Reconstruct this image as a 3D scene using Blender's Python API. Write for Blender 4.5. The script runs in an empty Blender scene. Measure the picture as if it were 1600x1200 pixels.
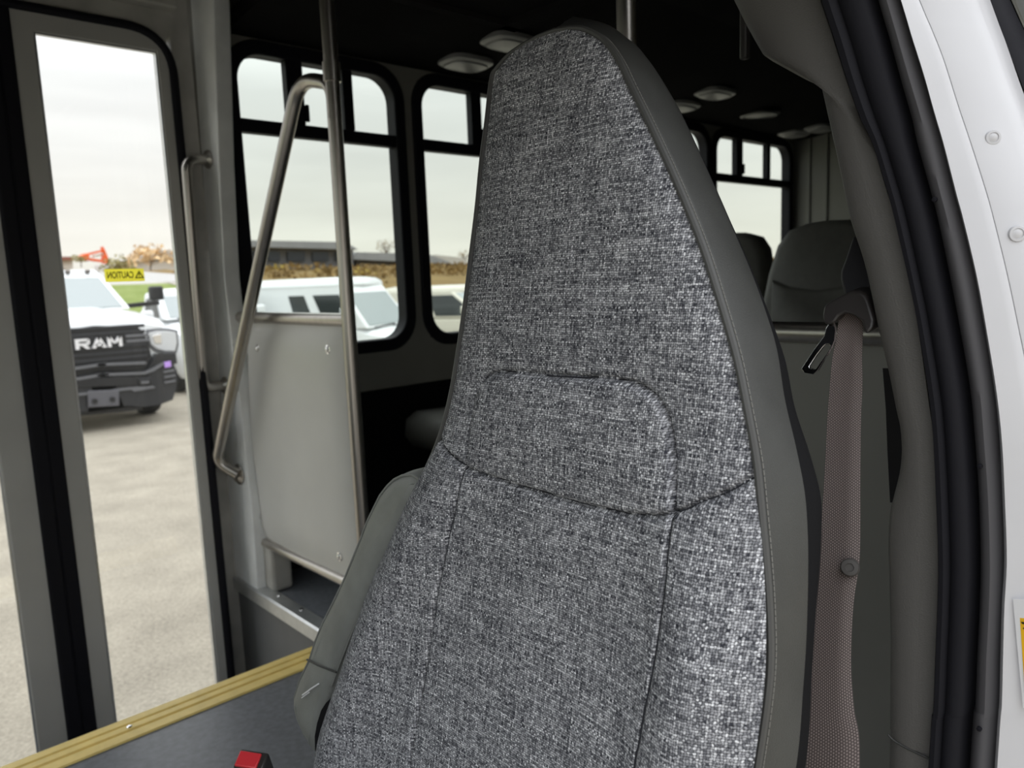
import bpy, bmesh, math, random
from mathutils import Vector, Matrix
random.seed(7)
C = bpy.context.scene.collection
SC = bpy.context.scene

# ------------------------------------------------------------------ camera, sky, exposure
# world frame: X runs to the rear of the bus, Y to the kerb side, Z up; the lens is at the origin
cam_d = bpy.data.cameras.new('camera')
cam = bpy.data.objects.new('camera', cam_d); C.objects.link(cam)
Rv = Vector((0.73306341, -0.67904774, -0.03888722)); Uv = Vector((0.12172997, 0.07473308, 0.98974582)); Fv = Vector((0.66917849, 0.73028018, -0.13744455))
cam.matrix_world = Matrix(((Rv.x, Uv.x, -Fv.x, 0), (Rv.y, Uv.y, -Fv.y, 0), (Rv.z, Uv.z, -Fv.z, 0), (0, 0, 0, 1)))
cam_d.sensor_width = 36; cam_d.lens = 26.775; cam_d.clip_start = .02; cam_d.clip_end = 1000
cam_d.dof.use_dof = True; cam_d.dof.focus_distance = .78; cam_d.dof.aperture_fstop = 7.5
SC.camera = cam

SC.view_settings.view_transform = 'Standard'
SC.view_settings.look = 'None'
SC.view_settings.gamma = 1
SC.view_settings.use_curve_mapping = False
SC.view_settings.exposure = 0.6
SC.cycles.use_denoising = True
SC.cycles.max_bounces = 10; SC.cycles.transparent_max_bounces = 16
SC.cycles.sample_clamp_indirect = 6

def N(nt, kind, **kw):
    n = nt.nodes.new(kind)
    for k, v in kw.items(): setattr(n, k, v)
    return n

world = bpy.data.worlds.new('overcast_sky'); SC.world = world; world.use_nodes = True
wt = world.node_tree; wt.nodes.clear()
w_out = N(wt, 'ShaderNodeOutputWorld'); w_bg = N(wt, 'ShaderNodeBackground')
w_tc = N(wt, 'ShaderNodeTexCoord'); w_sep = N(wt, 'ShaderNodeSeparateXYZ')
w_map = N(wt, 'ShaderNodeMapping'); w_map.inputs['Scale'].default_value = (1.2, 1.2, 9)
w_noise = N(wt, 'ShaderNodeTexNoise'); w_noise.inputs['Scale'].default_value = 1.6; w_noise.inputs['Detail'].default_value = 4
w_ramp = N(wt, 'ShaderNodeValToRGB')
w_ramp.color_ramp.elements[0].position = 0; w_ramp.color_ramp.elements[0].color = (.77, .745, .675, 1)
w_ramp.color_ramp.elements[1].position = 1; w_ramp.color_ramp.elements[1].color = (2.35, 2.42, 2.52, 1)
e = w_ramp.color_ramp.elements.new(.16); e.color = (.73, .735, .725, 1)
e = w_ramp.color_ramp.elements.new(.34); e.color = (.90, .925, .955, 1)
w_cl = N(wt, 'ShaderNodeMapRange'); w_cl.inputs[1].default_value = .35; w_cl.inputs[2].default_value = .68; w_cl.inputs[3].default_value = .86; w_cl.inputs[4].default_value = 1.03
w_mul = N(wt, 'ShaderNodeVectorMath', operation='SCALE')
wt.links.new(w_tc.outputs['Generated'], w_sep.inputs[0])
wt.links.new(w_sep.outputs['Z'], w_ramp.inputs[0])
wt.links.new(w_tc.outputs['Generated'], w_map.inputs[0]); wt.links.new(w_map.outputs[0], w_noise.inputs[0])
wt.links.new(w_noise.outputs[0], w_cl.inputs[0])
wt.links.new(w_ramp.outputs[0], w_mul.inputs[0]); wt.links.new(w_cl.outputs[0], w_mul.inputs['Scale'])
wt.links.new(w_mul.outputs[0], w_bg.inputs[0]); w_bg.inputs[1].default_value = 1.0
wt.links.new(w_bg.outputs[0], w_out.inputs[0])

# ------------------------------------------------------------------ materials
def mat(name, col, rough=.6, metal=0, var=0, vscale=40, bump=0, bscale=300, spec=.5, bkind='noise', stretch=(1, 1, 1), coat=0, detail=3):
    m = bpy.data.materials.new(name); m.use_nodes = True; nt = m.node_tree
    b = nt.nodes['Principled BSDF']
    b.inputs['Base Color'].default_value = (*col, 1); b.inputs['Roughness'].default_value = rough; b.inputs['Metallic'].default_value = metal
    b.inputs['Specular IOR Level'].default_value = spec; b.inputs['Coat Weight'].default_value = coat
    tc = N(nt, 'ShaderNodeTexCoord'); mp = N(nt, 'ShaderNodeMapping'); mp.inputs['Scale'].default_value = stretch
    nt.links.new(tc.outputs['Object'], mp.inputs[0])
    if var:
        n = N(nt, 'ShaderNodeTexNoise'); n.inputs['Scale'].default_value = vscale; n.inputs['Detail'].default_value = detail
        r = N(nt, 'ShaderNodeMapRange'); r.inputs[1].default_value = .3; r.inputs[2].default_value = .7; r.inputs[3].default_value = 1 - var; r.inputs[4].default_value = 1 + var
        v = N(nt, 'ShaderNodeVectorMath', operation='SCALE'); v.inputs[0].default_value = col
        nt.links.new(mp.outputs[0], n.inputs[0]); nt.links.new(n.outputs[0], r.inputs[0]); nt.links.new(r.outputs[0], v.inputs['Scale']); nt.links.new(v.outputs[0], b.inputs['Base Color'])
    if bump:
        if bkind == 'voronoi':
            n = N(nt, 'ShaderNodeTexVoronoi'); n.inputs['Scale'].default_value = bscale
        else:
            n = N(nt, 'ShaderNodeTexNoise'); n.inputs['Scale'].default_value = bscale; n.inputs['Detail'].default_value = 2
        bp = N(nt, 'ShaderNodeBump'); bp.inputs['Strength'].default_value = bump; bp.inputs['Distance'].default_value = .002
        nt.links.new(mp.outputs[0], n.inputs[0]); nt.links.new(n.outputs[0], bp.inputs['Height']); nt.links.new(bp.outputs[0], b.inputs['Normal'])
    return m

def pane_mat(name, tint, haze=0.0, gloss=.05):
    m = bpy.data.materials.new(name); m.use_nodes = True; nt = m.node_tree; nt.nodes.clear()
    o = N(nt, 'ShaderNodeOutputMaterial'); t = N(nt, 'ShaderNodeBsdfTransparent'); t.inputs[0].default_value = (*tint, 1)
    g = N(nt, 'ShaderNodeBsdfGlossy'); g.inputs['Roughness'].default_value = .02
    mx = N(nt, 'ShaderNodeMixShader'); mx.inputs[0].default_value = gloss
    nt.links.new(t.outputs[0], mx.inputs[1]); nt.links.new(g.outputs[0], mx.inputs[2]); last = mx
    if haze:
        d = N(nt, 'ShaderNodeBsdfTranslucent'); d.inputs[0].default_value = (.9, .9, .88, 1)
        m2 = N(nt, 'ShaderNodeMixShader'); m2.inputs[0].default_value = haze
        nt.links.new(last.outputs[0], m2.inputs[1]); nt.links.new(d.outputs[0], m2.inputs[2]); last = m2
    nt.links.new(last.outputs[0], o.inputs[0])
    return m

def fabric_mat(along='Z'):
    m = bpy.data.materials.new('heather_fabric'); m.use_nodes = True; nt = m.node_tree; L = nt.links.new
    b = nt.nodes['Principled BSDF']; b.inputs['Roughness'].default_value = .9; b.inputs['Specular IOR Level'].default_value = .15
    tc = N(nt, 'ShaderNodeTexCoord')
    wob = N(nt, 'ShaderNodeTexNoise'); wob.inputs['Scale'].default_value = 7; wob.inputs['Detail'].default_value = 2
    wv = N(nt, 'ShaderNodeVectorMath', operation='MULTIPLY_ADD'); wv.inputs[1].default_value = (.005, .005, .005)
    L(tc.outputs['Object'], wob.inputs[0]); L(wob.outputs['Color'], wv.inputs[0]); L(tc.outputs['Object'], wv.inputs[2])
    wo2 = N(nt, 'ShaderNodeTexNoise'); wo2.inputs['Scale'].default_value = 330; wo2.inputs['Detail'].default_value = 1
    wv2 = N(nt, 'ShaderNodeVectorMath', operation='MULTIPLY_ADD'); wv2.inputs[1].default_value = (.0022, .0022, .0022)
    L(tc.outputs['Object'], wo2.inputs[0]); L(wo2.outputs['Color'], wv2.inputs[0]); L(wv.outputs[0], wv2.inputs[2])
    sp = N(nt, 'ShaderNodeSeparateXYZ'); L(wv2.outputs[0], sp.inputs[0])
    def M(op, a, bb=None, cc=None):
        n = N(nt, 'ShaderNodeMath', operation=op)
        for i, q in enumerate((a, bb, cc)):
            if q is None: continue
            if isinstance(q, (int, float)): n.inputs[i].default_value = q
            else: L(q, n.inputs[i])
        return n.outputs[0]
    T = 480
    a = M('MULTIPLY', sp.outputs['Y'], T); c = M('MULTIPLY', sp.outputs[along], T)
    ia = M('FLOOR', a); ic = M('FLOOR', c)
    par = M('MODULO', M('ABSOLUTE', M('ADD', ia, ic)), 2)                    # plain weave: which yarn is on top
    def yarn(idx, along, k, off):
        cv = N(nt, 'ShaderNodeCombineXYZ'); L(M('MULTIPLY', idx, 3.713), cv.inputs[0]); L(M('MULTIPLY', along, k), cv.inputs[1]); cv.inputs[2].default_value = off
        n = N(nt, 'ShaderNodeTexNoise'); n.inputs['Scale'].default_value = 1; n.inputs['Detail'].default_value = 2; n.inputs['Roughness'].default_value = .6; L(cv.outputs[0], n.inputs[0])
        return n.outputs[0]
    warp = M('ADD', M('MULTIPLY', yarn(ia, sp.outputs[along], 190, 0), .56), M('MULTIPLY', yarn(ia, sp.outputs[along], 22, 3.1), .44))
    weft = M('ADD', M('MULTIPLY', yarn(ic, sp.outputs['Y'], 190, 7.7), .56), M('MULTIPLY', yarn(ic, sp.outputs['Y'], 22, 11.3), .44))
    val = N(nt, 'ShaderNodeMix'); L(par, val.inputs[0]); L(warp, val.inputs[2]); L(weft, val.inputs[3])
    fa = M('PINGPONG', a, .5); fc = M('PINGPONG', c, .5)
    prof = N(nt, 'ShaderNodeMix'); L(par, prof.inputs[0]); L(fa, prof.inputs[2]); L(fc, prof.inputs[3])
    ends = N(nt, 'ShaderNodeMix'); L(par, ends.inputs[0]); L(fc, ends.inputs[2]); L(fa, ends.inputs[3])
    ramp = N(nt, 'ShaderNodeValToRGB'); cr = ramp.color_ramp
    cr.elements[0].position = .36; cr.elements[0].color = (.045, .047, .06, 1)
    cr.elements[1].position = .64; cr.elements[1].color = (.88, .89, .93, 1)
    e = cr.elements.new(.46); e.color = (.19, .195, .215, 1)
    e = cr.elements.new(.54); e.color = (.46, .466, .495, 1)
    L(val.outputs[0], ramp.inputs[0])
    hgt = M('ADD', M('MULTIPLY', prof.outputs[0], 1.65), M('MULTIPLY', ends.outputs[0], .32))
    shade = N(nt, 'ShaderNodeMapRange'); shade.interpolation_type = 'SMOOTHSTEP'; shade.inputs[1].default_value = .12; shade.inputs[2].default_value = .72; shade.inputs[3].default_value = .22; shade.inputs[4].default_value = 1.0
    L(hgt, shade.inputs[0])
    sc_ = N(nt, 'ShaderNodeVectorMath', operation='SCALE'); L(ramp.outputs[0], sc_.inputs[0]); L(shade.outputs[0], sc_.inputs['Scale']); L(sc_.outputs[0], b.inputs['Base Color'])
    bp = N(nt, 'ShaderNodeBump'); bp.inputs['Strength'].default_value = .5; bp.inputs['Distance'].default_value = .0006
    L(hgt, bp.inputs['Height']); L(bp.outputs[0], b.inputs['Normal'])
    return m

def webbing_mat():
    m = bpy.data.materials.new('belt_webbing'); m.use_nodes = True; nt = m.node_tree; L = nt.links.new
    b = nt.nodes['Principled BSDF']; b.inputs['Roughness'].default_value = .7
    uv = N(nt, 'ShaderNodeUVMap'); sp = N(nt, 'ShaderNodeSeparateXYZ'); L(uv.outputs[0], sp.inputs[0])
    def M(op, a, bb=None):
        n = N(nt, 'ShaderNodeMath', operation=op)
        for i, q in enumerate((a, bb)):
            if q is None: continue
            if isinstance(q, (int, float)): n.inputs[i].default_value = q
            else: L(q, n.inputs[i])
        return n.outputs[0]
    u = M('MULTIPLY', sp.outputs[0], 20); v = M('MULTIPLY', sp.outputs[1], 350)
    vv = M('ADD', v, M('MULTIPLY', M('MODULO', M('FLOOR', u), 2), .5))
    h = M('MULTIPLY', M('PINGPONG', u, .5), M('PINGPONG', vv, .5))
    r = N(nt, 'ShaderNodeValToRGB'); r.color_ramp.elements[0].color = (.068, .053, .05, 1); r.color_ramp.elements[0].position = .02
    r.color_ramp.elements[1].color = (.32, .262, .245, 1); r.color_ramp.elements[1].position = .2
    L(h, r.inputs[0]); L(r.outputs[0], b.inputs['Base Color'])
    bp = N(nt, 'ShaderNodeBump'); bp.inputs['Strength'].default_value = .6; bp.inputs['Distance'].default_value = .001; L(h, bp.inputs['Height']); L(bp.outputs[0], b.inputs['Normal'])
    return m

def ground_mat(name, c1, c2, s1, s2):
    m = bpy.data.materials.new(name); m.use_nodes = True; nt = m.node_tree; L = nt.links.new
    b = nt.nodes['Principled BSDF']; b.inputs['Roughness'].default_value = .95; b.inputs['Specular IOR Level'].default_value = .2
    tc = N(nt, 'ShaderNodeTexCoord')
    n1 = N(nt, 'ShaderNodeTexNoise'); n1.inputs['Scale'].default_value = s1; n1.inputs['Detail'].default_value = 6; n1.inputs['Roughness'].default_value = .75
    n2 = N(nt, 'ShaderNodeTexNoise'); n2.inputs['Scale'].default_value = s2; n2.inputs['Detail'].default_value = 3
    L(tc.outputs['Object'], n1.inputs[0]); L(tc.outputs['Object'], n2.inputs[0])
    ad = N(nt, 'ShaderNodeMath', operation='MULTIPLY_ADD'); ad.inputs[1].default_value = .4; L(n2.outputs[0], ad.inputs[0]); L(n1.outputs[0], ad.inputs[2])
    r = N(nt, 'ShaderNodeValToRGB'); r.color_ramp.elements[0].position = .5; r.color_ramp.elements[0].color = (*c1, 1); r.color_ramp.elements[1].position = .9; r.color_ramp.elements[1].color = (*c2, 1)
    L(ad.outputs[0], r.inputs[0]); L(r.outputs[0], b.inputs['Base Color'])
    bp = N(nt, 'ShaderNodeBump'); bp.inputs['Strength'].default_value = .3; bp.inputs['Distance'].default_value = .01; L(n1.outputs[0], bp.inputs['Height']); L(bp.outputs[0], b.inputs['Normal'])
    return m

M = {}
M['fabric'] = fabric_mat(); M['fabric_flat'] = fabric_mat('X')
M['webbing'] = webbing_mat()
M['vinyl'] = mat('grey_vinyl', (.040, .041, .038), .48, bump=.25, bscale=900, var=.1, vscale=30)
M['arm_vinyl'] = mat('armrest_vinyl', (.21, .218, .205), .45, bump=.2, bscale=700, var=.12, vscale=22)
M['piping'] = mat('vinyl_piping', (.06, .06, .058), .5)
M['stitch'] = mat('stitch_thread', (.20, .195, .18), .7)
M['seam'] = mat('seam_shade', (.035, .036, .042), .9, spec=.05)
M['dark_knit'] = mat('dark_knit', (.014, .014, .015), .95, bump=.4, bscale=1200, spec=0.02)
M['bus_vinyl'] = mat('passenger_vinyl', (.11, .108, .098), .5, var=.08)
M['trim_plastic'] = mat('grained_plastic', (.108, .105, .10), .55, bump=.2, bscale=650, bkind='voronoi')
M['rubber'] = mat('door_seal_rubber', (.011, .011, .015), .75, spec=.25, bump=.2, bscale=90)
M['rubber_bulb'] = mat('bulb_seal_rubber', (.085, .083, .09), .6, spec=.3)
M['black'] = mat('black_rubber', (.008, .008, .012), .6, spec=.2)
M['white_paint'] = mat('white_body_paint', (.58, .58, .605), .3, coat=.3, var=.02, vscale=12)
M['white_car'] = mat('white_car_paint', (.8, .82, .83), .3, coat=.4)
M['cream_car'] = mat('cream_car_paint', (.62, .59, .5), .3, coat=.4)
M['steel'] = mat('brushed_stainless', (.52, .49, .455), .33, 1, var=.06, vscale=60, stretch=(1, 1, .05))
M['chrome'] = mat('chrome', (.85, .85, .86), .12, 1)
M['alum'] = mat('aluminium_trim', (.68, .69, .69), .38, .85, var=.08, vscale=30)
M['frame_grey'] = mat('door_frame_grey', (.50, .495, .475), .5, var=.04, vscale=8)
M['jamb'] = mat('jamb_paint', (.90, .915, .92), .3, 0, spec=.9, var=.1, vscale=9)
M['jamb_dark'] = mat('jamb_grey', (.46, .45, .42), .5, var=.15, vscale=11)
M['frp'] = mat('wall_panel_grey', (.25, .245, .22), .55, var=.05, vscale=5)
M['rear_panel'] = mat('rear_wall_grey', (.17, .168, .155), .55, var=.05, vscale=5)
M['black_panel'] = mat('black_lower_wall', (.01, .01, .011), .95, bump=.3, bscale=500, spec=0.02)
M['ceiling'] = mat('black_headliner', (.010, .0097, .0097), .95, bump=.3, bscale=400, var=.2, vscale=3, spec=0.02)
M['barrier'] = mat('barrier_vinyl', (.68, .675, .65), .33, bump=.08, bscale=500, var=.03, vscale=6)
M['barrier_dark'] = mat('barrier_grey', (.2, .2, .185), .5, var=.04, vscale=6)
M['floor'] = mat('floor_vinyl', (.14, .147, .163), .36, bump=.12, bscale=260, var=.18, vscale=70)
M['riser'] = mat('riser_grey', (.16, .162, .166), .45, var=.06, vscale=9)
M['yellow'] = mat('yellow_nosing', (.90, .68, .23), .5, var=.08, vscale=25)
M['lens'] = mat('lamp_lens', (.24, .24, .24), .3, bump=.3, bscale=300)
M['belt_black'] = mat('belt_plastic', (.03, .027, .026), .38, bump=.1, bscale=600)
M['belt_cover'] = mat('belt_dark_webbing', (.012, .012, .015), .55)
M['button'] = mat('belt_button', (.06, .056, .053), .45)
M['red'] = mat('buckle_red', (.62, .035, .045), .35)
M['body_black'] = mat('truck_black', (.012, .0125, .015), .4, var=.2, vscale=20)
M['bumper_black'] = mat('bumper_black', (.02, .021, .025), .42)
M['bumper_edge'] = mat('bumper_edge_grey', (.13, .133, .145), .35)
M['glass_sky'] = mat('glass_sky_tone', (.3, .34, .345), .08, spec=.7)  # pale base colour stands in for sky reflected in the glass
M['glass_dark'] = mat('car_glass_dark', (.03, .036, .036), .1, spec=.6)
M['tyre'] = mat('tyre', (.012, .012, .013), .8)
M['plate'] = mat('plate_grey', (.1, .1, .115), .5)
M['lamp'] = mat('headlamp', (.6, .62, .64), .15, 0)
M['purple'] = mat('lilac_lamp', (.5, .3, .8), .3)
M['orange'] = mat('excavator_orange', (.85, .13, .02), .5)
M['sticker'] = mat('caution_yellow', (.66, .6, .02), .5)
def sticker_mat():
    m = bpy.data.materials.new('caution_film'); m.use_nodes = True; nt = m.node_tree; b = nt.nodes['Principled BSDF']; o = nt.nodes['Material Output']
    b.inputs['Base Color'].default_value = (.75, .68, .03, 1); b.inputs['Roughness'].default_value = .5
    t = N(nt, 'ShaderNodeBsdfTranslucent'); t.inputs[0].default_value = (.98, .93, .16, 1); mx = N(nt, 'ShaderNodeMixShader'); mx.inputs[0].default_value = .85
    nt.links.new(b.outputs[0], mx.inputs[1]); nt.links.new(t.outputs[0], mx.inputs[2]); nt.links.new(mx.outputs[0], o.inputs[0]); return m
M['sticker'] = sticker_mat()
M['ink'] = mat('sticker_ink', (.02, .02, .01), .6)
M['label_white'] = mat('label_white', (.8, .8, .82), .45)
M['label_yellow'] = mat('label_yellow', (.85, .48, .01), .45)
M['amber'] = mat('marker_lens', (.12, .1, .09), .3)
M['roof_grey'] = mat('metal_roof', (.27, .275, .295), .55, var=.08, vscale=1)
M['wall_dark'] = mat('building_wall', (.14, .14, .155), .8)
M['wall_pale'] = mat('building_wall_pale', (.5, .48, .46), .8)
M['wall_red'] = mat('building_wall_red', (.3, .12, .09), .8)
M['win_dark'] = mat('building_glass', (.02, .025, .04), .2)
M['house'] = mat('house_siding', (.7, .66, .6), .8)
M['bark'] = mat('bark', (.14, .1, .075), .9)
M['leaf_orange'] = mat('leaf_orange', (.75, .56, .33), .8, var=.3, vscale=1.5)
M['leaf_olive'] = mat('leaf_olive', (.36, .32, .14), .8, var=.3, vscale=1.5)
M['leaf_brown'] = mat('brush_brown', (.24, .155, .055), .9, var=.35, vscale=.8)
M['leaf_yellow'] = mat('brush_yellow', (.40, .29, .06), .9, var=.25, vscale=.8)
M['grass_brown'] = ground_mat('dry_grass', (.16, .105, .04), (.26, .18, .07), .7, .1)
M['grass_green'] = ground_mat('green_grass', (.16, .21, .05), (.25, .30, .10), .9, .1)
M['road'] = ground_mat('road_surface', (.4, .39, .38), (.48, .47, .45), 2, .2)
M['ground'] = ground_mat('pale_asphalt', (.21, .188, .152), (.44, .40, .325), 60, 2.2)
M['pane_side'] = pane_mat('tinted_pane', (.89, .915, .885), 0, .04)
M['pane_door'] = pane_mat('door_pane', (.97, .97, .96), .004, .03)
M['pane_shield'] = pane_mat('windshield_pane', (.75, .78, .765), 0, .05)

# ------------------------------------------------------------------ mesh helpers
class MB:
    def __init__(s): s.v = []; s.f = []; s.uv = None
    def add(s, vs, fs):
        k = len(s.v); s.v += [tuple(p) for p in vs]; s.f += [tuple(i + k for i in f) for f in fs]; return s
    def box(s, x0, x1, y0, y1, z0, z1):
        return s.add([(x0, y0, z0), (x1, y0, z0), (x1, y1, z0), (x0, y1, z0), (x0, y0, z1), (x1, y0, z1), (x1, y1, z1), (x0, y1, z1)],
                     [(3, 2, 1, 0), (4, 5, 6, 7), (0, 1, 5, 4), (1, 2, 6, 5), (2, 3, 7, 6), (3, 0, 4, 7)])
    def beam(s, a, b, w, h, up=(0, 0, 1)):
        a = Vector(a); b = Vector(b); d = (b - a).normalized(); x = d.cross(Vector(up)).normalized() * w / 2; y = x.cross(d).normalized() * h / 2
        return s.add([a - x - y, a + x - y, a + x + y, a - x + y, b - x - y, b + x - y, b + x + y, b - x + y],
                     [(3, 2, 1, 0), (4, 5, 6, 7), (0, 1, 5, 4), (1, 2, 6, 5), (2, 3, 7, 6), (3, 0, 4, 7)])
    def prism(s, pts, vec):
        n = len(pts); vec = Vector(vec); P = [Vector(p) for p in pts]
        return s.add(P + [p + vec for p in P], [tuple(range(n)), tuple(range(2 * n - 1, n - 1, -1))] + [(i, i + n, (i + 1) % n + n, (i + 1) % n) for i in range(n)])
    def ring(s, outer, inner, vec):
        n = len(outer); vec = Vector(vec); O = [Vector(p) for p in outer]; I = [Vector(p) for p in inner]
        vs = O + I + [p + vec for p in O] + [p + vec for p in I]; fs = []
        for i in range(n):
            j = (i + 1) % n
            fs += [(i, j, n + j, n + i), (2 * n + j, 2 * n + i, 3 * n + i, 3 * n + j), (j, i, 2 * n + i, 2 * n + j), (n + i, n + j, 3 * n + j, 3 * n + i)]
        return s.add(vs, fs)
    def tube(s, path, r, n=12, cap=True, r2=None):
        P = [Vector(p) for p in path]; m = len(P); rings = []
        t = (P[1] - P[0]).normalized(); u = t.orthogonal().normalized()
        for i in range(m):
            t2 = ((P[min(i + 1, m - 1)] - P[i]).normalized() + (P[i] - P[max(i - 1, 0)]).normalized()).normalized()
            u = (u - t2 * u.dot(t2)).normalized(); w = t2.cross(u)
            rr = r if r2 is None else r + (r2 - r) * i / (m - 1)
            rings.append([P[i] + (u * math.cos(2 * math.pi * k / n) + w * math.sin(2 * math.pi * k / n)) * rr for k in range(n)])
        fs = [(i * n + k, i * n + (k + 1) % n, (i + 1) * n + (k + 1) % n, (i + 1) * n + k) for i in range(m - 1) for k in range(n)]
        if cap: fs += [tuple(range(n - 1, -1, -1)), tuple(range((m - 1) * n, m * n))]
        return s.add([p for q in rings for p in q], fs)
    def lathe(s, c, ax, prof, n=20):
        c = Vector(c); ax = Vector(ax).normalized(); u = ax.orthogonal().normalized(); w = ax.cross(u)
        vs = [c + ax * h + (u * math.cos(2 * math.pi * k / n) + w * math.sin(2 * math.pi * k / n)) * r for r, h in prof for k in range(n)]
        m = len(prof)
        fs = [(i * n + k, i * n + (k + 1) % n, (i + 1) * n + (k + 1) % n, (i + 1) * n + k) for i in range(m - 1) for k in range(n)]
        fs += [tuple(range(n - 1, -1, -1)), tuple(range((m - 1) * n, m * n))]
        return s.add(vs, fs)
    def loft(s, loops, caps=True, closed=True):
        n = len(loops[0]); m = len(loops)
        fs = [(i * n + k, i * n + (k + 1) % n, (i + 1) * n + (k + 1) % n, (i + 1) * n + k) for i in range(m - 1) for k in range(n if closed else n - 1)]
        if caps: fs += [tuple(range(n - 1, -1, -1)), tuple(range((m - 1) * n, m * n))]
        return s.add([p for q in loops for p in q], fs)

def wloc(o):
    p = Vector((0, 0, 0))
    while o is not None: p = p + Vector(o.location); o = o.parent
    return p

def obj(name, mb, m, parent=None, smooth=False, bevel=0, seg=2, angle=40, fixn=True):
    base = wloc(parent) if parent is not None else Vector((0, 0, 0))
    me = bpy.data.meshes.new(name)
    me.from_pydata([tuple(Vector(p) - base) for p in mb.v], [], mb.f); me.update()
    if fixn:
        bm = bmesh.new(); bm.from_mesh(me); bmesh.ops.recalc_face_normals(bm, faces=bm.faces); bm.to_mesh(me); bm.free()
    if mb.uv:
        ul = me.uv_layers.new(name='UVMap')
        for lp in me.loops: ul.data[lp.index].uv = mb.uv[lp.vertex_index]
    me.materials.append(m)
    o = bpy.data.objects.new(name, me); C.objects.link(o)
    if parent is not None: o.parent = parent
    if smooth:
        for p in me.polygons: p.use_smooth = True
        try: me.set_sharp_from_angle(angle=math.radians(angle))
        except Exception: pass
    if bevel:
        b = o.modifiers.new('bevel', 'BEVEL'); b.width = bevel; b.segments = seg; b.limit_method = 'ANGLE'; b.angle_limit = math.radians(35)
        for p in me.polygons: p.use_smooth = True
        try: me.set_sharp_from_angle(angle=math.radians(55))
        except Exception: pass
        b.harden_normals = False
    return o

def tag(o, label=None, cat=None, group=None, kind=None):
    if label: o['label'] = label
    if cat: o['category'] = cat
    if group: o['group'] = group
    if kind: o['kind'] = kind
    return o

def thing(name, label, cat, loc=(0, 0, 0), group=None, kind=None):
    o = bpy.data.objects.new(name, None); C.objects.link(o); o.location = loc; o.empty_display_size = .05
    return tag(o, label, cat, group, kind)

def struct(name, mb, m, label=None, cat=None, **k):
    return tag(obj(name, mb, m, **k), label, cat, None, 'structure')

def copy_tree(o, parent=None):
    c = o.copy(); C.objects.link(c); c.parent = parent
    for ch in list(o.children): copy_tree(ch, c)
    return c

def fillet(path, rad, n=6):
    P = [Vector(p) for p in path]; out = [P[0]]
    for i in range(1, len(P) - 1):
        a = (P[i - 1] - P[i]); b = (P[i + 1] - P[i]); ra = min(rad, a.length * .48, b.length * .48)
        p0 = P[i] + a.normalized() * ra; p1 = P[i] + b.normalized() * ra
        for k in range(n + 1):
            t = k / n; out.append(p0 * (1 - t) ** 2 + P[i] * 2 * t * (1 - t) + p1 * t * t)
    return out + [P[-1]]

def spline(pts, n, closed=False):
    """Catmull-Rom resample of a polyline of tuples"""
    P = [Vector(p) for p in pts]; out = []
    m = len(P)
    for i in range(n):
        s = i / (n - 1) * (m - 1); k = min(int(s), m - 2); t = s - k
        p0 = P[max(k - 1, 0)]; p1 = P[k]; p2 = P[k + 1]; p3 = P[min(k + 2, m - 1)]
        out.append(.5 * ((2 * p1) + (p2 - p0) * t + (2 * p0 - 5 * p1 + 4 * p2 - p3) * t * t + (3 * p1 - p0 - 3 * p2 + p3) * t ** 3))
    return out

def rrect(x0, x1, z0, z1, r, y, n=6):
    out = []
    for cx, cz, a0 in ((x1 - r, z1 - r, 0), (x0 + r, z1 - r, 90), (x0 + r, z0 + r, 180), (x1 - r, z0 + r, 270)):
        for k in range(n + 1):
            a = math.radians(a0 + 90 * k / n); out.append((cx + r * math.cos(a), y, cz + r * math.sin(a)))
    return out

def text_mesh(body, size, font_ext=0, bold=0):
    cu = bpy.data.curves.new('text', 'FONT'); cu.body = body; cu.size = size; cu.extrude = font_ext; cu.offset = bold; cu.align_x = 'CENTER'; cu.align_y = 'CENTER'
    o = bpy.data.objects.new('text', cu); C.objects.link(o)
    dg = bpy.context.evaluated_depsgraph_get(); me = bpy.data.meshes.new_from_object(o.evaluated_get(dg))
    vs = [tuple(v.co) for v in me.vertices]; fs = [tuple(p.vertices) for p in me.polygons]
    bpy.data.objects.remove(o); bpy.data.curves.remove(cu); bpy.data.meshes.remove(me)
    return vs, fs

# ================================================================== THE BUS SHELL
ZF = -.968          # floor level
YW = 2.40           # inner face of the kerb side wall
XR = 4.68           # rear wall
fl = MB()
fl.prism([(-1.0, .13, ZF), (4.7, .13, ZF), (4.7, 2.44, ZF), (.965, 2.44, ZF), (.965, 1.80, ZF), (-1.0, 1.80, ZF)], (0, 0, -.05))
struct('floor', fl, M['floor'], 'dark grey speckled vinyl bus floor', 'floor')
st = MB().box(-.1, .965, 1.80, 2.44, -1.45, -1.42); struct('floor_step', st, M['floor'], 'lower entry step inside the folding door', 'step')
rs = MB().box(.965, .985, 1.80, 2.47, -1.45, ZF - .012); rs.box(-1.0, .965, 1.785, 1.80, -1.45, ZF - .05)
struct('trim_riser', rs, M['riser'], 'dark grey step riser below the aluminium edge', 'riser')

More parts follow.
